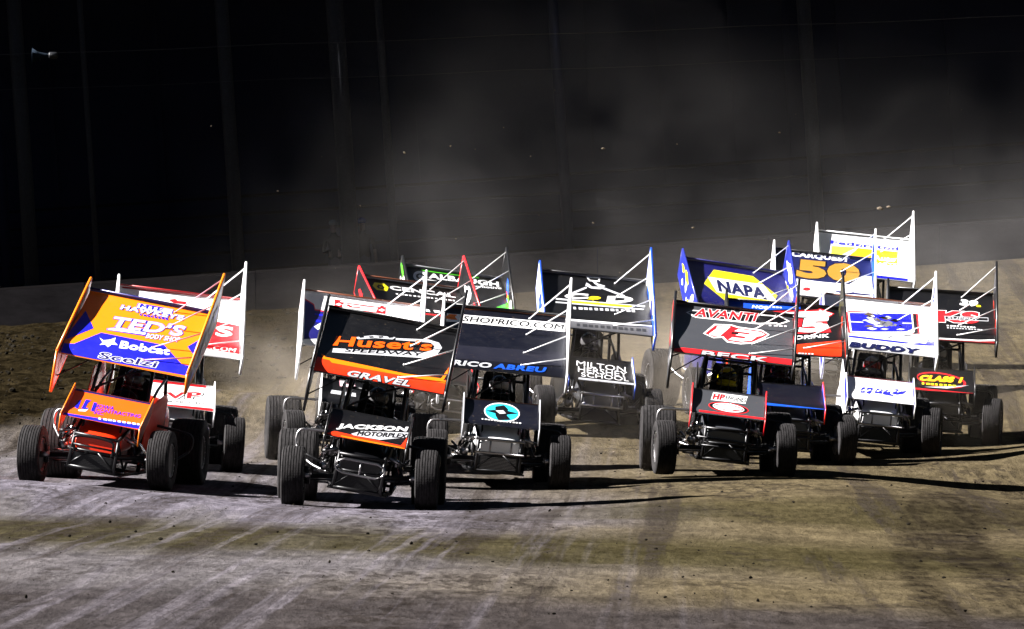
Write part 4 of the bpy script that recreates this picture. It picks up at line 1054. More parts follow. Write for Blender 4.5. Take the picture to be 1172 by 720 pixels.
# ------------------------------------------------------------------ where the cars are: x, distance, height, yaw, axle lean, chassis lean, wing pitch
FIT = {
 'teds': (-4.7232, 84.036, -2.0351, 0.1045, 0.0438, 0.1918, 31),
 'vp': (-4.3297, 88.9389, -1.9302, -0.1067, 0.0631, 0.1209, 30),
 'huset': (-1.729, 82.1628, -2.2328, 0.008, 0.0319, 0.1849, 30),
 'white4': (-2.1471, 92.6421, -1.9701, -0.0797, 0.0332, 0.139, 28),
 'cercal': (-1.432, 102.8529, -1.7255, -0.3492, 0.03, 0.125, 28),
 'alb': (-0.9897, 107.4095, -1.5454, -0.203, 0.03, 0.1372, 28),
 'rico': (-0.2393, 88.8916, -2.1667, -0.0413, 0.0497, 0.0993, 31),
 'cd': (1.0586, 100.993, -1.6918, -0.1131, 0.0356, 0.1028, 32),
 'avanti': (2.6733, 91.4022, -2.08, -0.0043, 0.0269, 0.1194, 25.5),
 'napa': (3.1758, 104.7643, -1.4658, -0.1951, 0.0343, 0.144, 28),
 'c11': (3.6051, 96.4091, -2.035, -0.0527, 0.0349, 0.0752, 27),
 'buddy': (4.9851, 99.5414, -1.9932, -0.0442, 0.0241, 0.1077, 29),
 'c39': (6.1702, 103.9426, -1.8728, 0.0096, 0.0351, 0.0653, 29),
 'c50': (4.7305, 111.6115, -1.2522, -0.0303, 0.03, 0.1084, 28),
 'fed': (5.6624, 117.2725, -0.8987, -0.0367, 0.03, 0.1026, 28),
}
PITCH = {'cercal': .045, 'alb': .045, 'cd': .04, 'napa': .045, 'c39': .03, 'c50': .05, 'fed': .05}
WALL_D = 150.0
def lerp(a, b, t): return a + (b - a) * t
def sstep(a, b, x):
    t = np.clip((x - a) / (b - a), 0, 1); return t * t * (3 - 2 * t)
def mean_h(X, D):
    X = np.asarray(X, float); D = np.asarray(D, float)
    near = -2.13 - .034 * np.clip(X, -30, 30)
    wall = .38 + .0682 * X
    t = np.clip((D - 93) / (WALL_D - 93), 0, 1.0)
    return near + (wall - near) * t ** 1.12 
def car_matrix(k):
    X, D, Z, yaw, ra, rc, th = FIT[k]
    return Matrix.Translation((X, D, Z)) @ Matrix.Rotation(-yaw, 4, 'Z') @ Matrix.Rotation(PITCH.get(k, 0), 4, 'X') @ Matrix.Rotation(ra, 4, 'Y')
pts = []
for k in FIT:
    M = car_matrix(k)
    for x, y in ((-.76, -1.1), (.76, -1.1), (-.79, 1.1), (.74, 1.1)):
        p = M @ Vector((x, y, 0)); pts.append(tuple(p))
PT = np.array(pts)
LX, LD = 3.6, 5.0
def kern(a, b):
    return np.exp(-.5 * ((a[:, None, 0] - b[None, :, 0]) / LX) ** 2 - .5 * ((a[:, None, 1] - b[None, :, 1]) / LD) ** 2)
_B = np.stack([np.ones(len(PT)), PT[:, 0], PT[:, 1] - 97], 1)
_pl = np.linalg.lstsq(_B, PT[:, 2] - mean_h(PT[:, 0], PT[:, 1]), rcond=None)[0]
_mean0 = mean_h
def mean_h(X, D):
    X = np.asarray(X, float); D = np.asarray(D, float)
    w = sstep(60, 84, D) * sstep(140, 116, D) * sstep(16, 9, np.abs(X))
    return _mean0(X, D) + w * (_pl[0] + _pl[1] * X + _pl[2] * (D - 97))
_res = PT[:, 2] - mean_h(PT[:, 0], PT[:, 1])
_al = np.linalg.solve(kern(PT, PT) + 2e-3 * np.eye(len(PT)), _res)
def ground_h(X, D):
    X = np.atleast_1d(np.asarray(X, float)); D = np.atleast_1d(np.asarray(D, float))
    Q = np.stack([X.ravel(), D.ravel()], 1)
    out = mean_h(Q[:, 0], Q[:, 1])
    for i in range(0, len(Q), 4000):
        out[i:i + 4000] += kern(Q[i:i + 4000], PT) @ _al
    return out.reshape(X.shape)

def vnoise(X, Y, seed):
    r = np.random.RandomState(seed); tab = r.rand(256, 256)
    xi = np.floor(X).astype(int); yi = np.floor(Y).astype(int); fx = X - xi; fy = Y - yi
    fx = fx * fx * (3 - 2 * fx); fy = fy * fy * (3 - 2 * fy)
    g = lambda a, b: tab[a % 256, b % 256]
    return (g(xi, yi) * (1 - fx) + g(xi + 1, yi) * fx) * (1 - fy) + (g(xi, yi + 1) * (1 - fx) + g(xi + 1, yi + 1) * fx) * fy
def cushion(X, D):
    """1 in the loose dirt thrown up against the outer wall, 0 on the packed racing line"""
    return sstep(0, 4, D - np.maximum(95, 98 + 5.2 * (X + 6.9)) + 5 * (vnoise(X * .35, D * .12, 5) - .5)) * sstep(4.0, -3.0, X)

# ------------------------------------------------------------------ the track
def build_ground():
    xs = np.concatenate([-np.array([160, 110, 75, 50, 36, 27, 21, 17.5]), np.arange(-15, 15.01, .24), np.array([17.5, 21, 27, 36, 50, 75, 110, 160])])
    ds = np.concatenate([np.array([-60, -30, -10, 5, 15, 24, 31, 37, 42]), np.arange(45, 74, .5), np.arange(74, 150.2, .30), np.array([151, 153, 157, 165, 180, 210, 260, 340])])
    X, D = np.meshgrid(xs, ds)
    H = ground_h(X, D)
    c = cushion(X, D)
    inside = (np.abs(X) < 16) & (D > 44) & (D < 149.5)
    n = (vnoise(X * 1.1, D * .7, 1) - .5) * .030 + (vnoise(X * 3.3, D * 2.2, 2) - .5) * .016
    n2 = (vnoise(X * 1.7, D * 1.5, 3) - .5) * .10 + (vnoise(X * 4.1, D * 3.3, 4) - .5) * .11 + (vnoise(X * .6, D * .5, 8) - .5) * .12
    dmin = np.full(X.shape, 9.)
    for p in PT: dmin = np.minimum(dmin, np.hypot((X - p[0]), (D - p[1])))
    keep = sstep(.3, 1.6, dmin)
    H = H + np.where(inside, n * keep + n2 * c * keep, 0)
    ny, nx = X.shape
    V = np.stack([X.ravel(), D.ravel(), H.ravel()], 1)
    F = [(j * nx + i, j * nx + i + 1, (j + 1) * nx + i + 1, (j + 1) * nx + i) for j in range(ny - 1) for i in range(nx - 1)]
    me = bpy.data.meshes.new('dirt_track'); me.from_pydata(V.tolist(), [], F)
    at = me.attributes.new('loose', 'FLOAT', 'POINT'); at.data.foreach_set('value', c.ravel().astype(np.float32))
    for p in me.polygons: p.use_smooth = True
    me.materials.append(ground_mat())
    o = bpy.data.objects.new('dirt_track', me); COL.objects.link(o); ALL_ROOTS.append(o)
    tag(o, 'packed clay racing surface with darker streaks and loose dirt by the wall', 'dirt track', kind='structure')

def ground_mat():
    m, nt, b = base_mat('clay_track'); L = nt.links
    tc = nd(nt, 'ShaderNodeTexCoord'); sep = nd(nt, 'ShaderNodeSeparateXYZ'); L.new(tc.outputs['Object'], sep.inputs[0])
    def math_(op, a, bb=None, clamp=False):
        n = nd(nt, 'ShaderNodeMath', operation=op); n.use_clamp = clamp
        for i, v in enumerate((a, bb)):
            if v is None: continue
            if isinstance(v, (int, float)): n.inputs[i].default_value = v
            else: L.new(v, n.inputs[i])
        return n.outputs[0]
    def noise(sx, sy, detail=6, rough=.6, dist=0, off=0, shear=0):
        cx = nd(nt, 'ShaderNodeCombineXYZ')
        xx = sep.outputs[0] if not shear else math_('ADD', sep.outputs[0], math_('MULTIPLY', sep.outputs[1], shear))
        L.new(math_('MULTIPLY', xx, sx), cx.inputs[0]); L.new(math_('MULTIPLY', sep.outputs[1], sy), cx.inputs[1]); cx.inputs[2].default_value = off
        n = nd(nt, 'ShaderNodeTexNoise'); n.inputs['Scale'].default_value = 1; n.inputs['Detail'].default_value = detail; n.inputs['Roughness'].default_value = rough; n.inputs['Distortion'].default_value = dist
        L.new(cx.outputs[0], n.inputs['Vector']); return n.outputs[0]
    def rng(v, a, bb, lo=0, hi=1, smooth=True):
        n = nd(nt, 'ShaderNodeMapRange'); n.interpolation_type = 'SMOOTHSTEP' if smooth else 'LINEAR'
        for i, q in enumerate((v, a, bb, lo, hi)):
            if isinstance(q, (int, float)): n.inputs[i].default_value = q
            else: L.new(q, n.inputs[i])
        return n.outputs[0]
    def mix(f, a, bb):
        n = nd(nt, 'ShaderNodeMix', data_type='RGBA')
        for s, v in ((0, f), (6, a), (7, bb)):
            if isinstance(v, tuple): n.inputs[s].default_value = (*v, 1)
            elif isinstance(v, (int, float)): n.inputs[s].default_value = v
            else: L.new(v, n.inputs[s])
        return n.outputs[2]
    x, d = sep.outputs[0], sep.outputs[1]
    streak = noise(1.5, .022, 6, .66, .15, 3, shear=-.022)
    streak2 = noise(4.2, .035, 5, .62, .1, 8, shear=-.022)
    mott = noise(1.1, .55, 8, .68, .3, 1)
    fine = noise(8, 1.5, 6, .66, 0, 5)
    big = noise(.22, .07, 3, .5, .4, 11)
    grey, tan = (.078, .071, .073), (.070, .0555, .032)
    dd0 = math_('ADD', d, math_('MULTIPLY', math_('SUBTRACT', streak, .5), 26))
    right = rng(math_('ADD', x, math_('MULTIPLY', math_('SUBTRACT', big, .5), 6.0)), -2.0, 3.2)
    far = rng(math_('ADD', math_('ADD', d, math_('MULTIPLY', x, 1.5)), math_('MULTIPLY', math_('SUBTRACT', streak, .5), 26)), 80, 102)
    col = mix(math_('MAXIMUM', right, far), grey, tan)
    light_pool = math_('MULTIPLY', math_('MULTIPLY', rng(dd0, 69, 74), rng(dd0, 88, 80)), rng(math_('ADD', x, math_('MULTIPLY', math_('SUBTRACT', big, .5), 8)), 2.0, -1.5))  # bright pool of floodlight ahead of the cars, painted into the clay
    col = mix(math_('MULTIPLY', light_pool, .80), col, (.122, .111, .134))
    # dim bands between floodlight pools across the straight, painted into the clay colour
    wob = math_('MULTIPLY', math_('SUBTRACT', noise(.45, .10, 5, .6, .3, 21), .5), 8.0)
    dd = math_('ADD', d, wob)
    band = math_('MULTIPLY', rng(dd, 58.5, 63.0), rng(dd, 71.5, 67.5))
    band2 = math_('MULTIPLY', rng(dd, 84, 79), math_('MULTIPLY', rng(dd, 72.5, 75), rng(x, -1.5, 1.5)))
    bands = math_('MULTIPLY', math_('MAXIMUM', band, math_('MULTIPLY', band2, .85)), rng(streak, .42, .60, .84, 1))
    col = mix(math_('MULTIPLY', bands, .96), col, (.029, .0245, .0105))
    near = rng(math_('ADD', d, math_('MULTIPLY', wob, .5)), 55.0, 50.5)  # light falling away in the foreground, painted as darker clay
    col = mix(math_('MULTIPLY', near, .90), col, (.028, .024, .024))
    # rough dark ground towards the infield and in the middle of the groove
    inf = math_('MULTIPLY', rng(math_('ADD', x, math_('MULTIPLY', math_('SUBTRACT', noise(.35, .06, 5, .6, .6, 31), .5), 7.0)), 3.6, 5.6), rng(d, 90, 78))
    col = mix(math_('MULTIPLY', inf, rng(mott, .30, .62, .95, .35)), col, (.020, .0155, .011))
    # two tyre marks sweeping down towards the infield
    wig = math_('MULTIPLY', math_('SUBTRACT', noise(.9, .25, 6, .7, .3, 71), .5), .55)
    for x0, d0, k1, k2, w in ((3.27, 55, .030, .0009, .17), (3.85, 52, .022, .0007, .25)):
        e = math_('SUBTRACT', d, d0)
        xc = math_('ADD', math_('ADD', math_('MULTIPLY', e, k1), math_('MULTIPLY', math_('MULTIPLY', e, e), k2)), x0)
        off = math_('ABSOLUTE', math_('ADD', math_('SUBTRACT', x, xc), wig))
        tm = math_('MULTIPLY', math_('MULTIPLY', rng(off, w * 1.5, w * .5), rng(d, 93, 80)), math_('MULTIPLY', rng(fine, .30, .60, 1, .60), rng(streak2, .40, .58, .55, 1)))
        col = mix(tm, col, (.012, .0095, .0065))
    rub = math_('MULTIPLY', math_('MULTIPLY', rng(streak, .52, .60), rng(fine, .34, .54)), .72)
    col = mix(rub, col, (.022, .018, .016))
    crack = math_('MULTIPLY', math_('MULTIPLY', rng(noise(5.5, 1.1, 5, .68, .2, 41), .47, .57), rng(noise(.55, .12, 4, .6, .3, 44), .48, .60)), .66)
    col = mix(crack, col, (.015, .012, .010))
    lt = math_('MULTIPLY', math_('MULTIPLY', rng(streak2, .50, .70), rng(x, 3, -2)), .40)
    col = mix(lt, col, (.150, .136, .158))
    col = mix(rng(math_('ADD', d, math_('MULTIPLY', x, -1.2)), 112, 146, 0, .72, False), col, (.020, .0165, .013))  # painted dimness towards the back left, out of the floodlight pools
    # loose clods by the wall, coloured extra dark because the bank is unlit
    at = nd(nt, 'ShaderNodeAttribute'); at.attribute_name = 'loose'
    cl = mix(rng(noise(2.2, 2.0, 8, .75, .2, 51), .36, .64), (.0035, .0027, .0014), (.016, .0120, .0060))
    col = mix(at.outputs['Fac'], col, cl)
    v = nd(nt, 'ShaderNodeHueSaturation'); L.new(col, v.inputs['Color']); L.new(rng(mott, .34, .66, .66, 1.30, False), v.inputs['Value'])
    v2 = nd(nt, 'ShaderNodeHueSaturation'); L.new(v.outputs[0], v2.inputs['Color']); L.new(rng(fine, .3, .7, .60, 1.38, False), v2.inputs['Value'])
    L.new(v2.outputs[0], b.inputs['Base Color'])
    b.inputs['Roughness'].default_value = .88; b.inputs['Specular IOR Level'].default_value = .0
    h = math_('ADD', math_('MULTIPLY', fine, .6), math_('MULTIPLY', noise(22, 20, 4, .7, 0, 61), .35))
    bp = nd(nt, 'ShaderNodeBump'); bp.inputs['Strength'].default_value = .9; bp.inputs['Distance'].default_value = .05
    L.new(h, bp.inputs['Height']); L.new(bp.outputs[0], b.inputs['Normal'])
    return m

def lumps(name, spots, mat, label, cat):
    bm = bmesh.new()
    bmesh.ops.create_icosphere(bm, subdivisions=1, radius=1)
    bv = [tuple(v.co) for v in bm.verts]; bf = [[v.index for v in f.verts] for f in bm.faces]; bm.free()
    r = random.Random(9); V = []; F = []
    for x, d, z, s in spots:
        o = len(V); a = r.uniform(0, 6.28); ca, sa = math.cos(a), math.sin(a); sx, sy, sz = r.uniform(.7, 1.4), r.uniform(.7, 1.4), r.uniform(.5, 1.0)
        for p in bv:
            k = s * r.uniform(.65, 1.25)
            px, py = p[0] * sx, p[1] * sy
            V.append((x + k * (px * ca - py * sa), d + k * (px * sa + py * ca), z + k * p[2] * sz))
        F += [[o + i for i in f] for f in bf]
    me = bpy.data.meshes.new(name); me.from_pydata(V, [], F); me.materials.append(mat)
    ob = bpy.data.objects.new(name, me); COL.objects.link(ob); ALL_ROOTS.append(ob)
    tag(ob, label, cat, kind='stuff')

def build_loose():
    r = random.Random(3); S = []
    while len(S) < 3400:
        D = r.uniform(95, 149); X = r.uniform(-14, 4)
        if r.random() < float(cushion(np.array([X]), np.array([D]))[0]): S.append((X, D, 0, 0.010 + .042 * r.random() ** 3))
    for _ in range(900):
        D = r.uniform(50, 112); X = r.uniform(-7, 9)
        S.append((X, D, 0, .006 + .016 * r.random() ** 3))
    Z = ground_h(np.array([s[0] for s in S]), np.array([s[1] for s in S]))
    S = [(s[0], s[1], float(z) + s[3] * .3, s[3]) for s, z in zip(S, Z)]
    lumps('dirt_clods', S, simple('clod_dirt', (.0085, .0068, .0042), .9), 'loose brown clods scattered over the outer cushion and the track', 'dirt clods')
    S = []
    for _ in range(60):
        D = r.uniform(88, 135); X = r.uniform(-5, 11); z = float(ground_h(X, D)[0]) + .1 + 4.5 * r.random() ** 1.6
        S.append((X, D, z, .006 + .014 * r.random() ** 2))
    for x, z, D, s in ((6.3, 1.75, 122, .05), (6.45, 1.78, 122, .035), (1.6, 2.85, 125, .03), (3.15, 1.45, 124, .032), (-1.9, 2.8, 126, .03)):
        S.append((x, D, z, s))
    lumps('flying_dirt', S, simple('flying_clay', (.13, .105, .08), .9), 'bits of clay thrown into the air behind the cars', 'flying dirt')

# ------------------------------------------------------------------ wall, fence and stand behind the track
def lvl(X): return .38 + .0682 * X            # level line along the foot of the wall
def build_back():
    conc, nt, b = base_mat('stained_concrete'); L = nt.links
    tc = nd(nt, 'ShaderNodeTexCoord'); n = nd(nt, 'ShaderNodeTexNoise'); n.inputs['Scale'].default_value = .9; n.inputs['Detail'].default_value = 9; n.inputs['Roughness'].default_value = .7
    mp = nd(nt, 'ShaderNodeMapping'); mp.inputs['Scale'].default_value = (1, 1, 3.0); L.new(tc.outputs['Object'], mp.inputs[0]); L.new(mp.outputs[0], n.inputs['Vector'])
    cr = nd(nt, 'ShaderNodeValToRGB'); cr.color_ramp.elements[0].position = .3; cr.color_ramp.elements[0].color = (.010, .009, .010, 1); cr.color_ramp.elements[1].position = .75; cr.color_ramp.elements[1].color = (.040, .036, .040, 1)
    L.new(n.outputs[0], cr.inputs[0]); L.new(cr.outputs[0], b.inputs['Base Color']); b.inputs['Roughness'].default_value = .9; b.inputs['Specular IOR Level'].default_value = .08
    mb = MB()
    x = -45.0
    while x < 45:
        x1 = x + 3.6
        def sec(X): z = lvl(X); return [(X, WALL_D, z - .5), (X, WALL_D + .04, z + .79), (X, WALL_D + .09, z + .84), (X, WALL_D + .33, z + .84), (X, WALL_D + .38, z - .5)]
        mb.rings([sec(x + .012), sec(x1 - .012)], conc, smooth=False)
        x = x1
    gi = mb.mi(simple('wall_top_shade', (.0045, .004, .0042), .95))  # top faces coloured dark to cancel the bright edge from the key
    mb.mats[gi].node_tree.nodes['Principled BSDF'].inputs['Specular IOR Level'].default_value = 0
    for f in mb.bm.faces:
        f.normal_update()
        if f.normal.z > .5 or f.normal.z < -.5: f.material_index = gi
    o = mb.build('concrete_wall'); tag(o, 'long low stained concrete wall along the outside of the track', 'wall')
    # catch fence posts
    galv = metal('dull_galvanised', (.020, .022, .032), .7, .3)
    k = 0
    labels = ['broad dark fence post at the far left carrying the loudspeaker', 'thin dark fence post right of the loudspeaker post', 'pale fence post rising behind the orange car',
              'broad pale fence post beside the thin bright post', 'thin bright fence post just right of the broad pale post', 'tall faint fence post behind the dust at the right']
    for X, r in ((-10.15, .16), (-8.75, .06), (-5.75, .15), (-3.35, .19), (-2.42, .085), (6.6, .15)):
        mb = MB(); z = lvl(X); D = WALL_D + 1.95
        dx = .0682
        mb.tube([(X, D, z - .4), (X - dx * 3, D, z + 3), (X - dx * 8.6, D, z + 8.6)], r, galv, seg=14)
        if X == -10.15: mb.tube([(X - .42, D, z + 5.7), (X - .42, D - .30, z + 5.7)], .03, galv)
        t = mb.build('fence_post'); tag(t, labels[k], 'post', 'catch fence posts'); k += 1
        mb = MB(); mb.box((X - r - .08, D - r - .08, z + .80), (X + r + .08, D + r + .08, z + .86), galv, .01); mb.build('base_plate', t)
        mb = MB(); mb.tube([(X - dx * 5.4, D - r, z + 5.4), (X - dx * 5.4, D - r - .06, z + 5.4)], .03, galv); mb.build('cable_clamp', t)
    cl = ['uppermost steel cable strung along the catch fence', 'second steel cable from the top of the catch fence']
    steel = simple('bright_cable', (.055, .058, .068), .85)
    for i, zz in enumerate((5.50, 4.75)):
        mb = MB(); P = []
        for j in range(61):
            X = -30 + j
            P.append((X, WALL_D + 1.72, lvl(X) - .030 * X + zz - .03 * math.sin((X % 5.2) / 5.2 * math.pi)))
        mb.tube(P, 0.0065 if i == 0 else .004, steel, seg=6); tag(mb.build('fence_cable'), cl[i], 'cable', 'catch fence cables')
    # horn loudspeaker on the first post
    X = -10.0; z = lvl(X) + 5.72
    hp = simple('pale_blue_plastic', (.008, .013, .021), .9)
    t = empty('loudspeaker', Matrix.Translation((X, WALL_D + 1.22, z))); tag(t, 'pale blue horn loudspeaker fixed near the top of the far left fence post', 'loudspeaker')
    mb = MB(); mb.lathe_x([(-.17, .15), (-.175, .16), (-.06, .085), (.10, .050), (.20, .045), (.22, .03)], hp, seg=24); mb.build('horn', t)
    mb = MB(); mb.lathe_x([(.18, .07), (.20, .075), (.34, .075), (.36, .05)], simple('white_plastic', (.012, .013, .017), .5), seg=20); mb.build('driver_unit', t)
    mb = MB(); mb.tube([(.0, .08, -.02), (-.05, .60, -.06)], .02, galv); mb.build('bracket', t)
    # grandstand, with an unseen overhang added to shade the backdrop
    gs = empty('grandstand', Matrix.Translation((0, 0, 0))); tag(gs, 'dark grandstand under an added shading overhang with a boarded back wall behind the fence', 'grandstand')
    blk = simple('dark_boards', (.008, .011, .030), .9)
    slope = lambda X, D, z: (X, D, z + lvl(X))
    mb = MB()
    mb.rings([[slope(X, 159.0, -.6), slope(X, 159.0, 9.2), slope(X, 159.25, 9.2), slope(X, 159.25, -.6)] for X in (-60, 60)], blk, smooth=False)
    X = -58.0; r = random.Random(4)
    while X < 58:
        w = .05 + .10 * r.random(); mb.rings([[slope(X - .0682 * zz, 158.88, zz), slope(X + w - .0682 * zz, 158.88, zz), slope(X + w - .0682 * zz, 158.995, zz), slope(X - .0682 * zz, 158.995, zz)] for zz in (-.5, 9.1)], blk, smooth=False)
        X += r.choice((1.2, 1.6, 2.4))
    mb.build('back_wall', gs)
    mb = MB()
    mb.rings([[slope(X, 151.2, 8.10), slope(X, 151.2, 8.45), slope(X, 161, 9.6), slope(X, 161, 9.25)] for X in (-75, 75)], blk, smooth=False)
    mb.build('shade_roof', gs)
    mb = MB()
    for i in range(5):
        a, d = .5 + .42 * i, 153.2 + 1.05 * i
        mb.rings([[slope(X, d, -.5), slope(X, d, a), slope(X, d + 1.045, a), slope(X, d + 1.045, -.5)] for X in (-60, 60)], blk, smooth=False)
        mb.rings([[slope(X, d + .45, a + .36), slope(X, d + .45, a + .42), slope(X, d + .75, a + .42), slope(X, d + .75, a + .36)] for X in (-60, 60)], simple('bench_board', (.004, .004, .007), .9), smooth=False)
    mb.build('seating_tier', gs)
    for X in range(-48, 60, 12):
        mb = MB(); X0 = X + 1.3; mb.tube([(X0, 152.8, lvl(X0) - .3), (X0 - .0682 * 8.7, 152.8, lvl(X0) + 8.55)], .12, blk, seg=10); mb.build('shade_roof_column', gs)

def person_stand_mesh(pose):
    V = []; E = []; R = []
    def v(p, r, par=None):
        V.append(p); R.append(r if isinstance(r, tuple) else (r, r))
        if par is not None: E.append((par, len(V) - 1))
        return len(V) - 1
    pel = v((0, 0, .94), (.15, .11)); be = v((0, 0, 1.12), (.14, .105), pel); ch = v((0, .01, 1.32), (.165, .11), be); nb = v((0, .01, 1.46), (.075, .07), ch)
    nk = v((0, 0, 1.54), .052, nb); hd = v((0, -.01, 1.64), (.072, .085), nk); v((0, -.005, 1.74), (.06, .07), hd)
    for s in (-1, 1):
        sh = v((s * .19, .01, 1.40), .06, ch)
        el = v((s * .24, (-.10 if pose else .02), 1.12), .042, sh); wr = v((s * (.10 if pose else .25), (-.26 if pose else -.05), (1.16 if pose else .90)), .030, el)
        pm = v((V[wr][0], V[wr][1] - .05, V[wr][2] - .06), (.035, .02), wr)
        for k in range(4): v((V[pm][0] + (k - 1.5) * .018, V[pm][1] - .02, V[pm][2] - .09), .009, pm)
        hip = v((s * .09, 0, .86), .085, pel); kn = v((s * .10, -.01, .48), .058, hip); an = v((s * .10, .02, .08), .042, kn); v((s * .11, -.14, .035), .035, an)
    me = bpy.data.meshes.new('person'); me.from_pydata(V, E, [])
    ob = bpy.data.objects.new('tmp', me); COL.objects.link(ob); ob.modifiers.new('s', 'SKIN').use_smooth_shade = True
    for i, d in enumerate(me.skin_vertices[0].data): d.radius = R[i]; d.use_root = (i == 0)
    sb = ob.modifiers.new('b', 'SUBSURF'); sb.levels = 1
    m2 = bpy.data.meshes.new_from_object(ob.evaluated_get(bpy.context.evaluated_depsgraph_get())); bpy.data.objects.remove(ob)
    skin = simple('skin', (.12, .07, .05), .6)
    return m2, skin

def build_crowd():
    sp = ((-3.72, 'black', 'white', 1, 'person in black with a white cap left of the broad pale fence post'),
          (-3.10, 'brown', 'sblue', 0, 'person in brown with a blue cap near the thin bright fence post'))
    for X, shirt, cap, pose, lab in sp:
        me, skin = person_stand_mesh(pose)
        D = 152.75; o = bpy.data.objects.new('person', me); COL.objects.link(o); ALL_ROOTS.append(o)
        o.matrix_basis = Matrix.Translation((X, D, lvl(X) + .02)) @ Matrix.Rotation(-ROLL, 4, 'Y')
        me.materials.clear(); me.materials.append(simple('shirt_' + shirt, tuple(q * .2 for q in PAL[shirt]), .85)); me.materials.append(skin); me.materials.append(simple('trousers', (.03, .03, .045), .9))
        for p in me.polygons:
            c = p.center; p.use_smooth = True
            p.material_index = 1 if (c.z > 1.52 or (c.z < 1.12 and (abs(c.x) > .2 or c.y < -.2) and c.z > .7)) else (2 if c.z < .98 else 0)
        tag(o, lab, 'spectator', 'spectators behind the wall')
        mb = MB(); mb.sphere((0, 0, 1.75), .098, simple('cap_' + cap, tuple(q * .3 for q in PAL[cap]), .8), sc=(.92, 1.05, .72), seg=14); mb.box((-.07, -.20, 1.735), (.07, -.06, 1.75), simple('cap_' + cap, PAL[cap], .8), .005)
        mb.build('cap', o)
        mb = MB()
        for s in (-1, 1): mb.sphere((s * .03, -.088, 1.665), .009, DARK(), seg=6)
        mb.box((-.010, -.112, 1.625), (.010, -.085, 1.655), skin, .004); mb.build('face', o)

# ------------------------------------------------------------------ dust in the air
def build_dust():
    def vol(name, lo, hi, body, label, tint):
        m = bpy.data.materials.new(name); m.use_nodes = True; nt = m.node_tree; L = nt.links
        for n in list(nt.nodes):
            if n.type == 'BSDF_PRINCIPLED': nt.nodes.remove(n)
        out = [n for n in nt.nodes if n.type == 'OUTPUT_MATERIAL'][0]
        pv = nd(nt, 'ShaderNodeVolumePrincipled'); pv.inputs['Color'].default_value = (*tint, 1)
        L.new(pv.outputs[0], out.inputs['Volume'])
        body(nt, L, pv)
        mb = MB(); mb.box(lo, hi, m); o = mb.build(name); tag(o, label, 'dust', kind='stuff')
        return o
    def M_(nt, L, op, a, b=None, c=None, clamp=False):
        n = nd(nt, 'ShaderNodeMath', operation=op); n.use_clamp = clamp
        for i, v in enumerate((a, b, c)):
            if v is None: continue
            if isinstance(v, (int, float)): n.inputs[i].default_value = v
            else: L.new(v, n.inputs[i])
        return n.outputs[0]
    def gauss(nt, L, P, c, s):
        t = None
        for ax in range(3):
            q = M_(nt, L, 'POWER', M_(nt, L, 'ABSOLUTE', M_(nt, L, 'DIVIDE', M_(nt, L, 'SUBTRACT', P.outputs[ax], c[ax]), s[ax])), 2.0)
            t = q if t is None else M_(nt, L, 'ADD', t, q)
        return M_(nt, L, 'POWER', 2.718, M_(nt, L, 'MULTIPLY', t, -1.0))
    def cloud(blobs, base, nscale, gain):
        def body(nt, L, pv):
            tc = nd(nt, 'ShaderNodeTexCoord'); P = nd(nt, 'ShaderNodeSeparateXYZ'); L.new(tc.outputs['Object'], P.inputs[0])
            n = nd(nt, 'ShaderNodeTexNoise'); n.inputs['Scale'].default_value = nscale; n.inputs['Detail'].default_value = 4; n.inputs['Roughness'].default_value = .6; n.inputs['Distortion'].default_value = .6
            L.new(tc.outputs['Object'], n.inputs['Vector'])
            nn = M_(nt, L, 'MULTIPLY', M_(nt, L, 'SUBTRACT', n.outputs[0], .40, clamp=True), 4.6)
            t = None
            for c, s, w in blobs:
                g = M_(nt, L, 'MULTIPLY', gauss(nt, L, P, c, s), w)
                t = g if t is None else M_(nt, L, 'ADD', t, g)
            t = M_(nt, L, 'ADD', M_(nt, L, 'MULTIPLY', t, M_(nt, L, 'MULTIPLY', nn, nn)), base)
            L.new(M_(nt, L, 'MULTIPLY', t, gain), pv.inputs['Density'])
        return body
    vol('dust_cloud', (-13, 112, -1.6), (14, 146.5, 6.9), cloud([((-1.8, 124, .9), (1.7, 3, 1.6), .018), ((.8, 127, 2.3), (2.8, 3.5, 2.2), .0095), ((5.2, 131, 2.2), (4.5, 4, 2.0), .0065), ((9, 128, 1.7), (3.6, 3.5, 1.5), .017), ((6.5, 126, .1), (6.2, 8, 1.2), .016), ((9.5, 138, 1.2), (4.5, 6, 1.0), .012)], .00001, .42, .85),
        'brown dust cloud hanging in front of the far wall', (.72, .69, .68))
    vol('track_dust', (-5.6, 88, -2.5), (9.5, 111.5, 1.2), cloud([((1.6, 105, -1.3), (3.0, 4.5, .95), .14), ((-2.9, 95.5, -1.1), (.9, 2.0, .8), .17), ((3.2, 108, -1.0), (1.7, 3.0, .95), .10), ((5.5, 107, -1.2), (3.0, 4.0, .8), .025), ((-1.3, 106, -.9), (1.8, 4, .8), .035), ((.7, 93.5, -1.9), (1.3, 2.0, .35), .03)], .0, 1.1, 1.0),
        'low dust rolling up round the tyres of the rear cars', (.80, .70, .58))

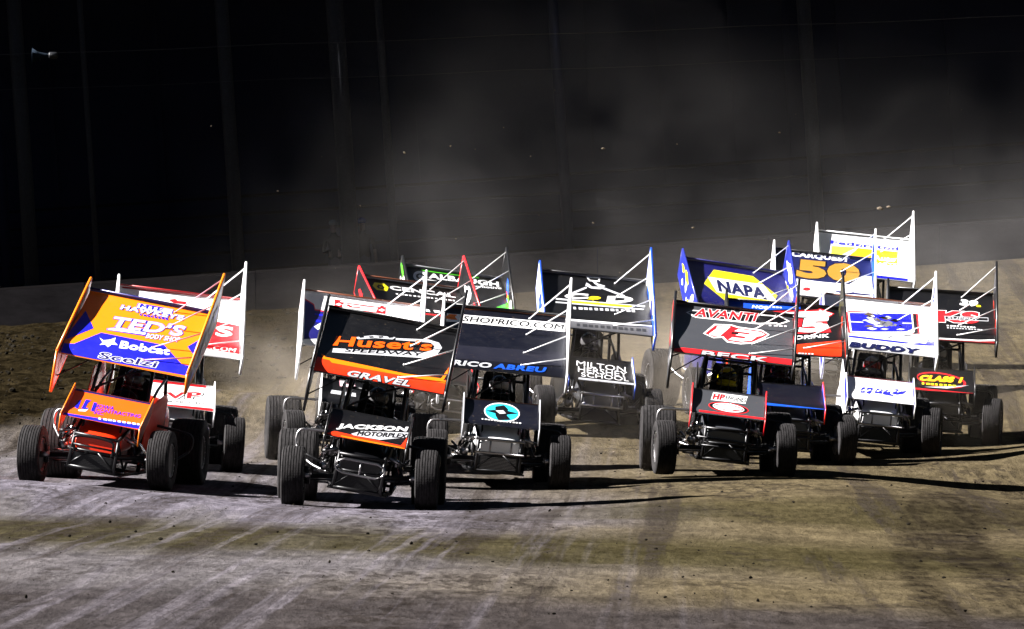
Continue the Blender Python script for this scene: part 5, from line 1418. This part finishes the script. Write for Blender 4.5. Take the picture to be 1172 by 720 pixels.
# ------------------------------------------------------------------ the cars
CARS = {
 'teds': dict(label='orange and blue winged sprint car leading at the far left of the pack', deck='orange', fdeck='rorange', body='ored', hood='ored', tail='ored', under='navy', wicker='navy',
   boards=dict(L='maroon', R='maroon', rim='orange', blots=(['navyb', 'grey', 'dred', 'blue'], 12), f='dred', frim='orange'), bumper='black', bumper_shape='hoop', rim='black', brace='pink', steer=-.04,
   driver=('maroon', 'maroon', 'grey', 'driver in dark red suit and helmet in the orange and blue car')),
 'vp': dict(label='white and red winged sprint car half hidden behind the orange and blue one', deck='white', fdeck='white', body='white', hood='white', tail='white', under='silver', wicker='dred',
   boards=dict(L='white', R='white', rim='white', blots=(['silver', 'grey'], 5)), bumper='steel', rim='black', steer=-.03, driver=None),
 'huset': dict(label='black and orange sprint car with an oval front bumper, nearest of the pack', deck='black', fdeck='black', body='black', hood='black', under='black', wicker='black',
   boards=dict(L='black', R='black', rim='black', blots=(['ored', 'red', 'silver'], 6)), bumper='steel', rim='black', steer=-.02,
   driver=('black', 'black', 'grey', 'driver in black with a black helmet in the black and orange front car')),
 'white4': dict(label='white sprint car with a red panel on its wing, just behind the front car', deck='white', fdeck='black', body='black', hood='black', under='silver', wicker='rust',
   boards=dict(L='white', R='white', rim='white', blots=(['red', 'silver', 'navy'], 6)), rim='silver', steer=.06, driver=None),
 'cercal': dict(label='black sprint car with red edged sideboards and a yellow hexagon on its wing', deck='black', fdeck='black', body='black', hood='black', wicker='rust',
   boards=dict(L='black', R='black', rim='red', blots=(['white', 'red', 'white', 'silver'], 9)), rim='black', driver=None),
 'alb': dict(label='black sprint car with a thin green stripe along its wing, rearmost on the left side', deck='black', fdeck='black', body='black', hood='black', tail='green', wicker='grey',
   boards=dict(L='black', R='black', rim='black', blots=(['white', 'green', 'white', 'red', 'yellow', 'sblue'], 14)), rim='black', driver=None),
 'rico': dict(label='dark navy sprint car with a white wing band and a teal oval on its nose', deck='dnavy', fdeck='dnavy', body='black', hood='white', under='black', wicker='black',
   boards=dict(L='white', R='silver', rim='white', blots=None, f='dnavy', frim='silver'), bumper='steel', bumper_shape='box', rim='black', grille='bright',
   driver=('black', 'black', 'silver', 'driver in black with a black helmet and pale visor in the dark navy car')),
 'cd': dict(label='dusty black sprint car with blue and white sideboards and a chain on its wing', deck='black', fdeck='black', body='black', hood='charcoal', under='charcoal', wicker='black',
   boards=dict(L='white', R='white', rim='pblue', blots=(['sblue', 'napab', 'silver', 'yellow', 'sblue'], 12)), bumper='steel', bumper_shape='box', rim='black', steer=.03,
   driver=('black', 'black', 'grey', 'driver in black with a black helmet in the dusty car with the chain drawing')),
 'avanti': dict(label='charcoal and red sprint car with the number 13 on its wing', deck='charcoal', fdeck='charcoal', body='black', hood='charcoal', under='black', wicker='black',
   boards=dict(L='charcoal', R='black', rim='black', blots=(['red', 'silver', 'dred'], 6), f='charcoal', frim='red'), bumper='black', bumper_shape='bar', rim='silver', steer=.10,
   driver=('black', 'yellow', 'black', 'driver in black with a yellow helmet in the charcoal and red car')),
 'napa': dict(label='navy blue sprint car with a large yellow and white hexagon on its wing', deck='napa', fdeck='napa', body='napa', hood='napa', wicker='navy',
   boards=dict(L='napab', R='napab', rim='napab', blots=(['white', 'yellow', 'white', 'silver'], 11)), rim='black', driver=None),
 'c11': dict(label='black and orange sprint car with a plain dark nose wing behind the number 13 car', deck='black', fdeck='dnavy', body='sblue', hood='charcoal', under='black', wicker='black',
   boards=dict(L='black', R='black', rim='black', blots=(['grey', 'ored'], 4), f='sblue', frim='ored'), bumper='black', bumper_shape='bar', rim='silver', steer=.12,
   driver=('black', 'maroon', 'black', 'driver with a dark red helmet in the car with the plain dark nose wing')),
 'buddy': dict(label='white sprint car with a blue panel in a red frame on its wing', deck='white', fdeck='white', body='white', hood='white', under='silver', wicker='rust',
   boards=dict(L='blue', R='white', rim='white', blots=(['white', 'silver', 'blue', 'red'], 7)), bumper='steel', bumper_shape='box', rim='silver', steer=-.16,
   driver=('black', 'grey', 'dred', 'driver in black with a grey helmet in the white car with the blue panel')),
 'c39': dict(label='black sprint car with a red wing edge and the number 39, furthest to the right', deck='black', fdeck='black', body='black', hood='black', under='black', wicker='black',
   boards=dict(L='black', R='black', rim='black', blots=(['ored', 'dred'], 4)), bumper='black', bumper_shape='bar', rim='black', steer=-.14,
   driver=('black', 'charcoal', 'silver', 'driver with a dark grey helmet in the black number 39 car')),
 'c50': dict(label='navy and white sprint car with a gold number 50 on its wing', deck='navyb', fdeck='white', body='navyb', hood='white', wicker='black',
   boards=dict(L='white', R='sblue', rim='white', blots=(['white', 'silver', 'navy'], 6)), rim='black', driver=None),
 'fed': dict(label='white sprint car with yellow and orange wing panels, last of the pack', deck='white', fdeck='white', body='white', hood='white', wicker='white',
   boards=dict(L='white', R='white', rim='white', blots=None), rim='silver', driver=None),
}

# ------------------------------------------------------------------ build it all
build_ground(); build_loose(); build_back(); build_crowd()
for k in FIT:
    sprint_car(k, car_matrix(k), FIT[k][5] - FIT[k][4], RAD(FIT[k][6]) - PITCH.get(k, 0), CARS[k])
build_dust()

# light: one hard key from high on the left, as the floodlight towers give it, and a faint night sky
SUN = Vector((-.80, -.04, .60)).normalized()
sl = bpy.data.lights.new('floodlight_key', 'SUN'); sl.energy = 5.0; sl.angle = RAD(.5); sl.color = (1.0, .965, .94)
so = bpy.data.objects.new('floodlight_key', sl); COL.objects.link(so); so.matrix_basis = SUN.to_track_quat('Z', 'Y').to_matrix().to_4x4(); ALL_ROOTS.append(so)
W = bpy.data.worlds.new('World'); SC.world = W; W.use_nodes = True
nt = W.node_tree; bg = nt.nodes['Background']
sky = nt.nodes.new('ShaderNodeTexSky'); sky.sky_type = 'NISHITA'; sky.sun_disc = False; sky.sun_elevation = math.asin(SUN.z); sky.sun_rotation = math.atan2(SUN.x, SUN.y)
nt.links.new(sky.outputs[0], bg.inputs['Color']); bg.inputs['Strength'].default_value = .005

cam = bpy.data.cameras.new('camera'); cam.sensor_width = 36; cam.lens = 8160 / 1172 * 36; cam.clip_end = 2000; cam.clip_start = .5
co = bpy.data.objects.new('camera', cam); COL.objects.link(co)
co.matrix_basis = Matrix.Rotation(RAD(90) - 4 / 8160, 4, 'X'); ALL_ROOTS.append(co)
SC.camera = co
RM = Matrix.Translation((0, 0, 3)) @ Matrix.Rotation(ROLL, 4, 'Y')
for o in ALL_ROOTS: o.matrix_basis = RM @ o.matrix_basis

SC.view_settings.view_transform = 'Standard'; SC.view_settings.look = 'None'; SC.view_settings.exposure = 2.2; SC.view_settings.gamma = 1; SC.view_settings.use_curve_mapping = False
SC.render.engine = 'CYCLES'
SC.cycles.use_denoising = True; SC.cycles.max_bounces = 6; SC.cycles.diffuse_bounces = 2; SC.cycles.glossy_bounces = 3; SC.cycles.volume_bounces = 0
SC.cycles.use_adaptive_sampling = True; SC.cycles.adaptive_threshold = .02
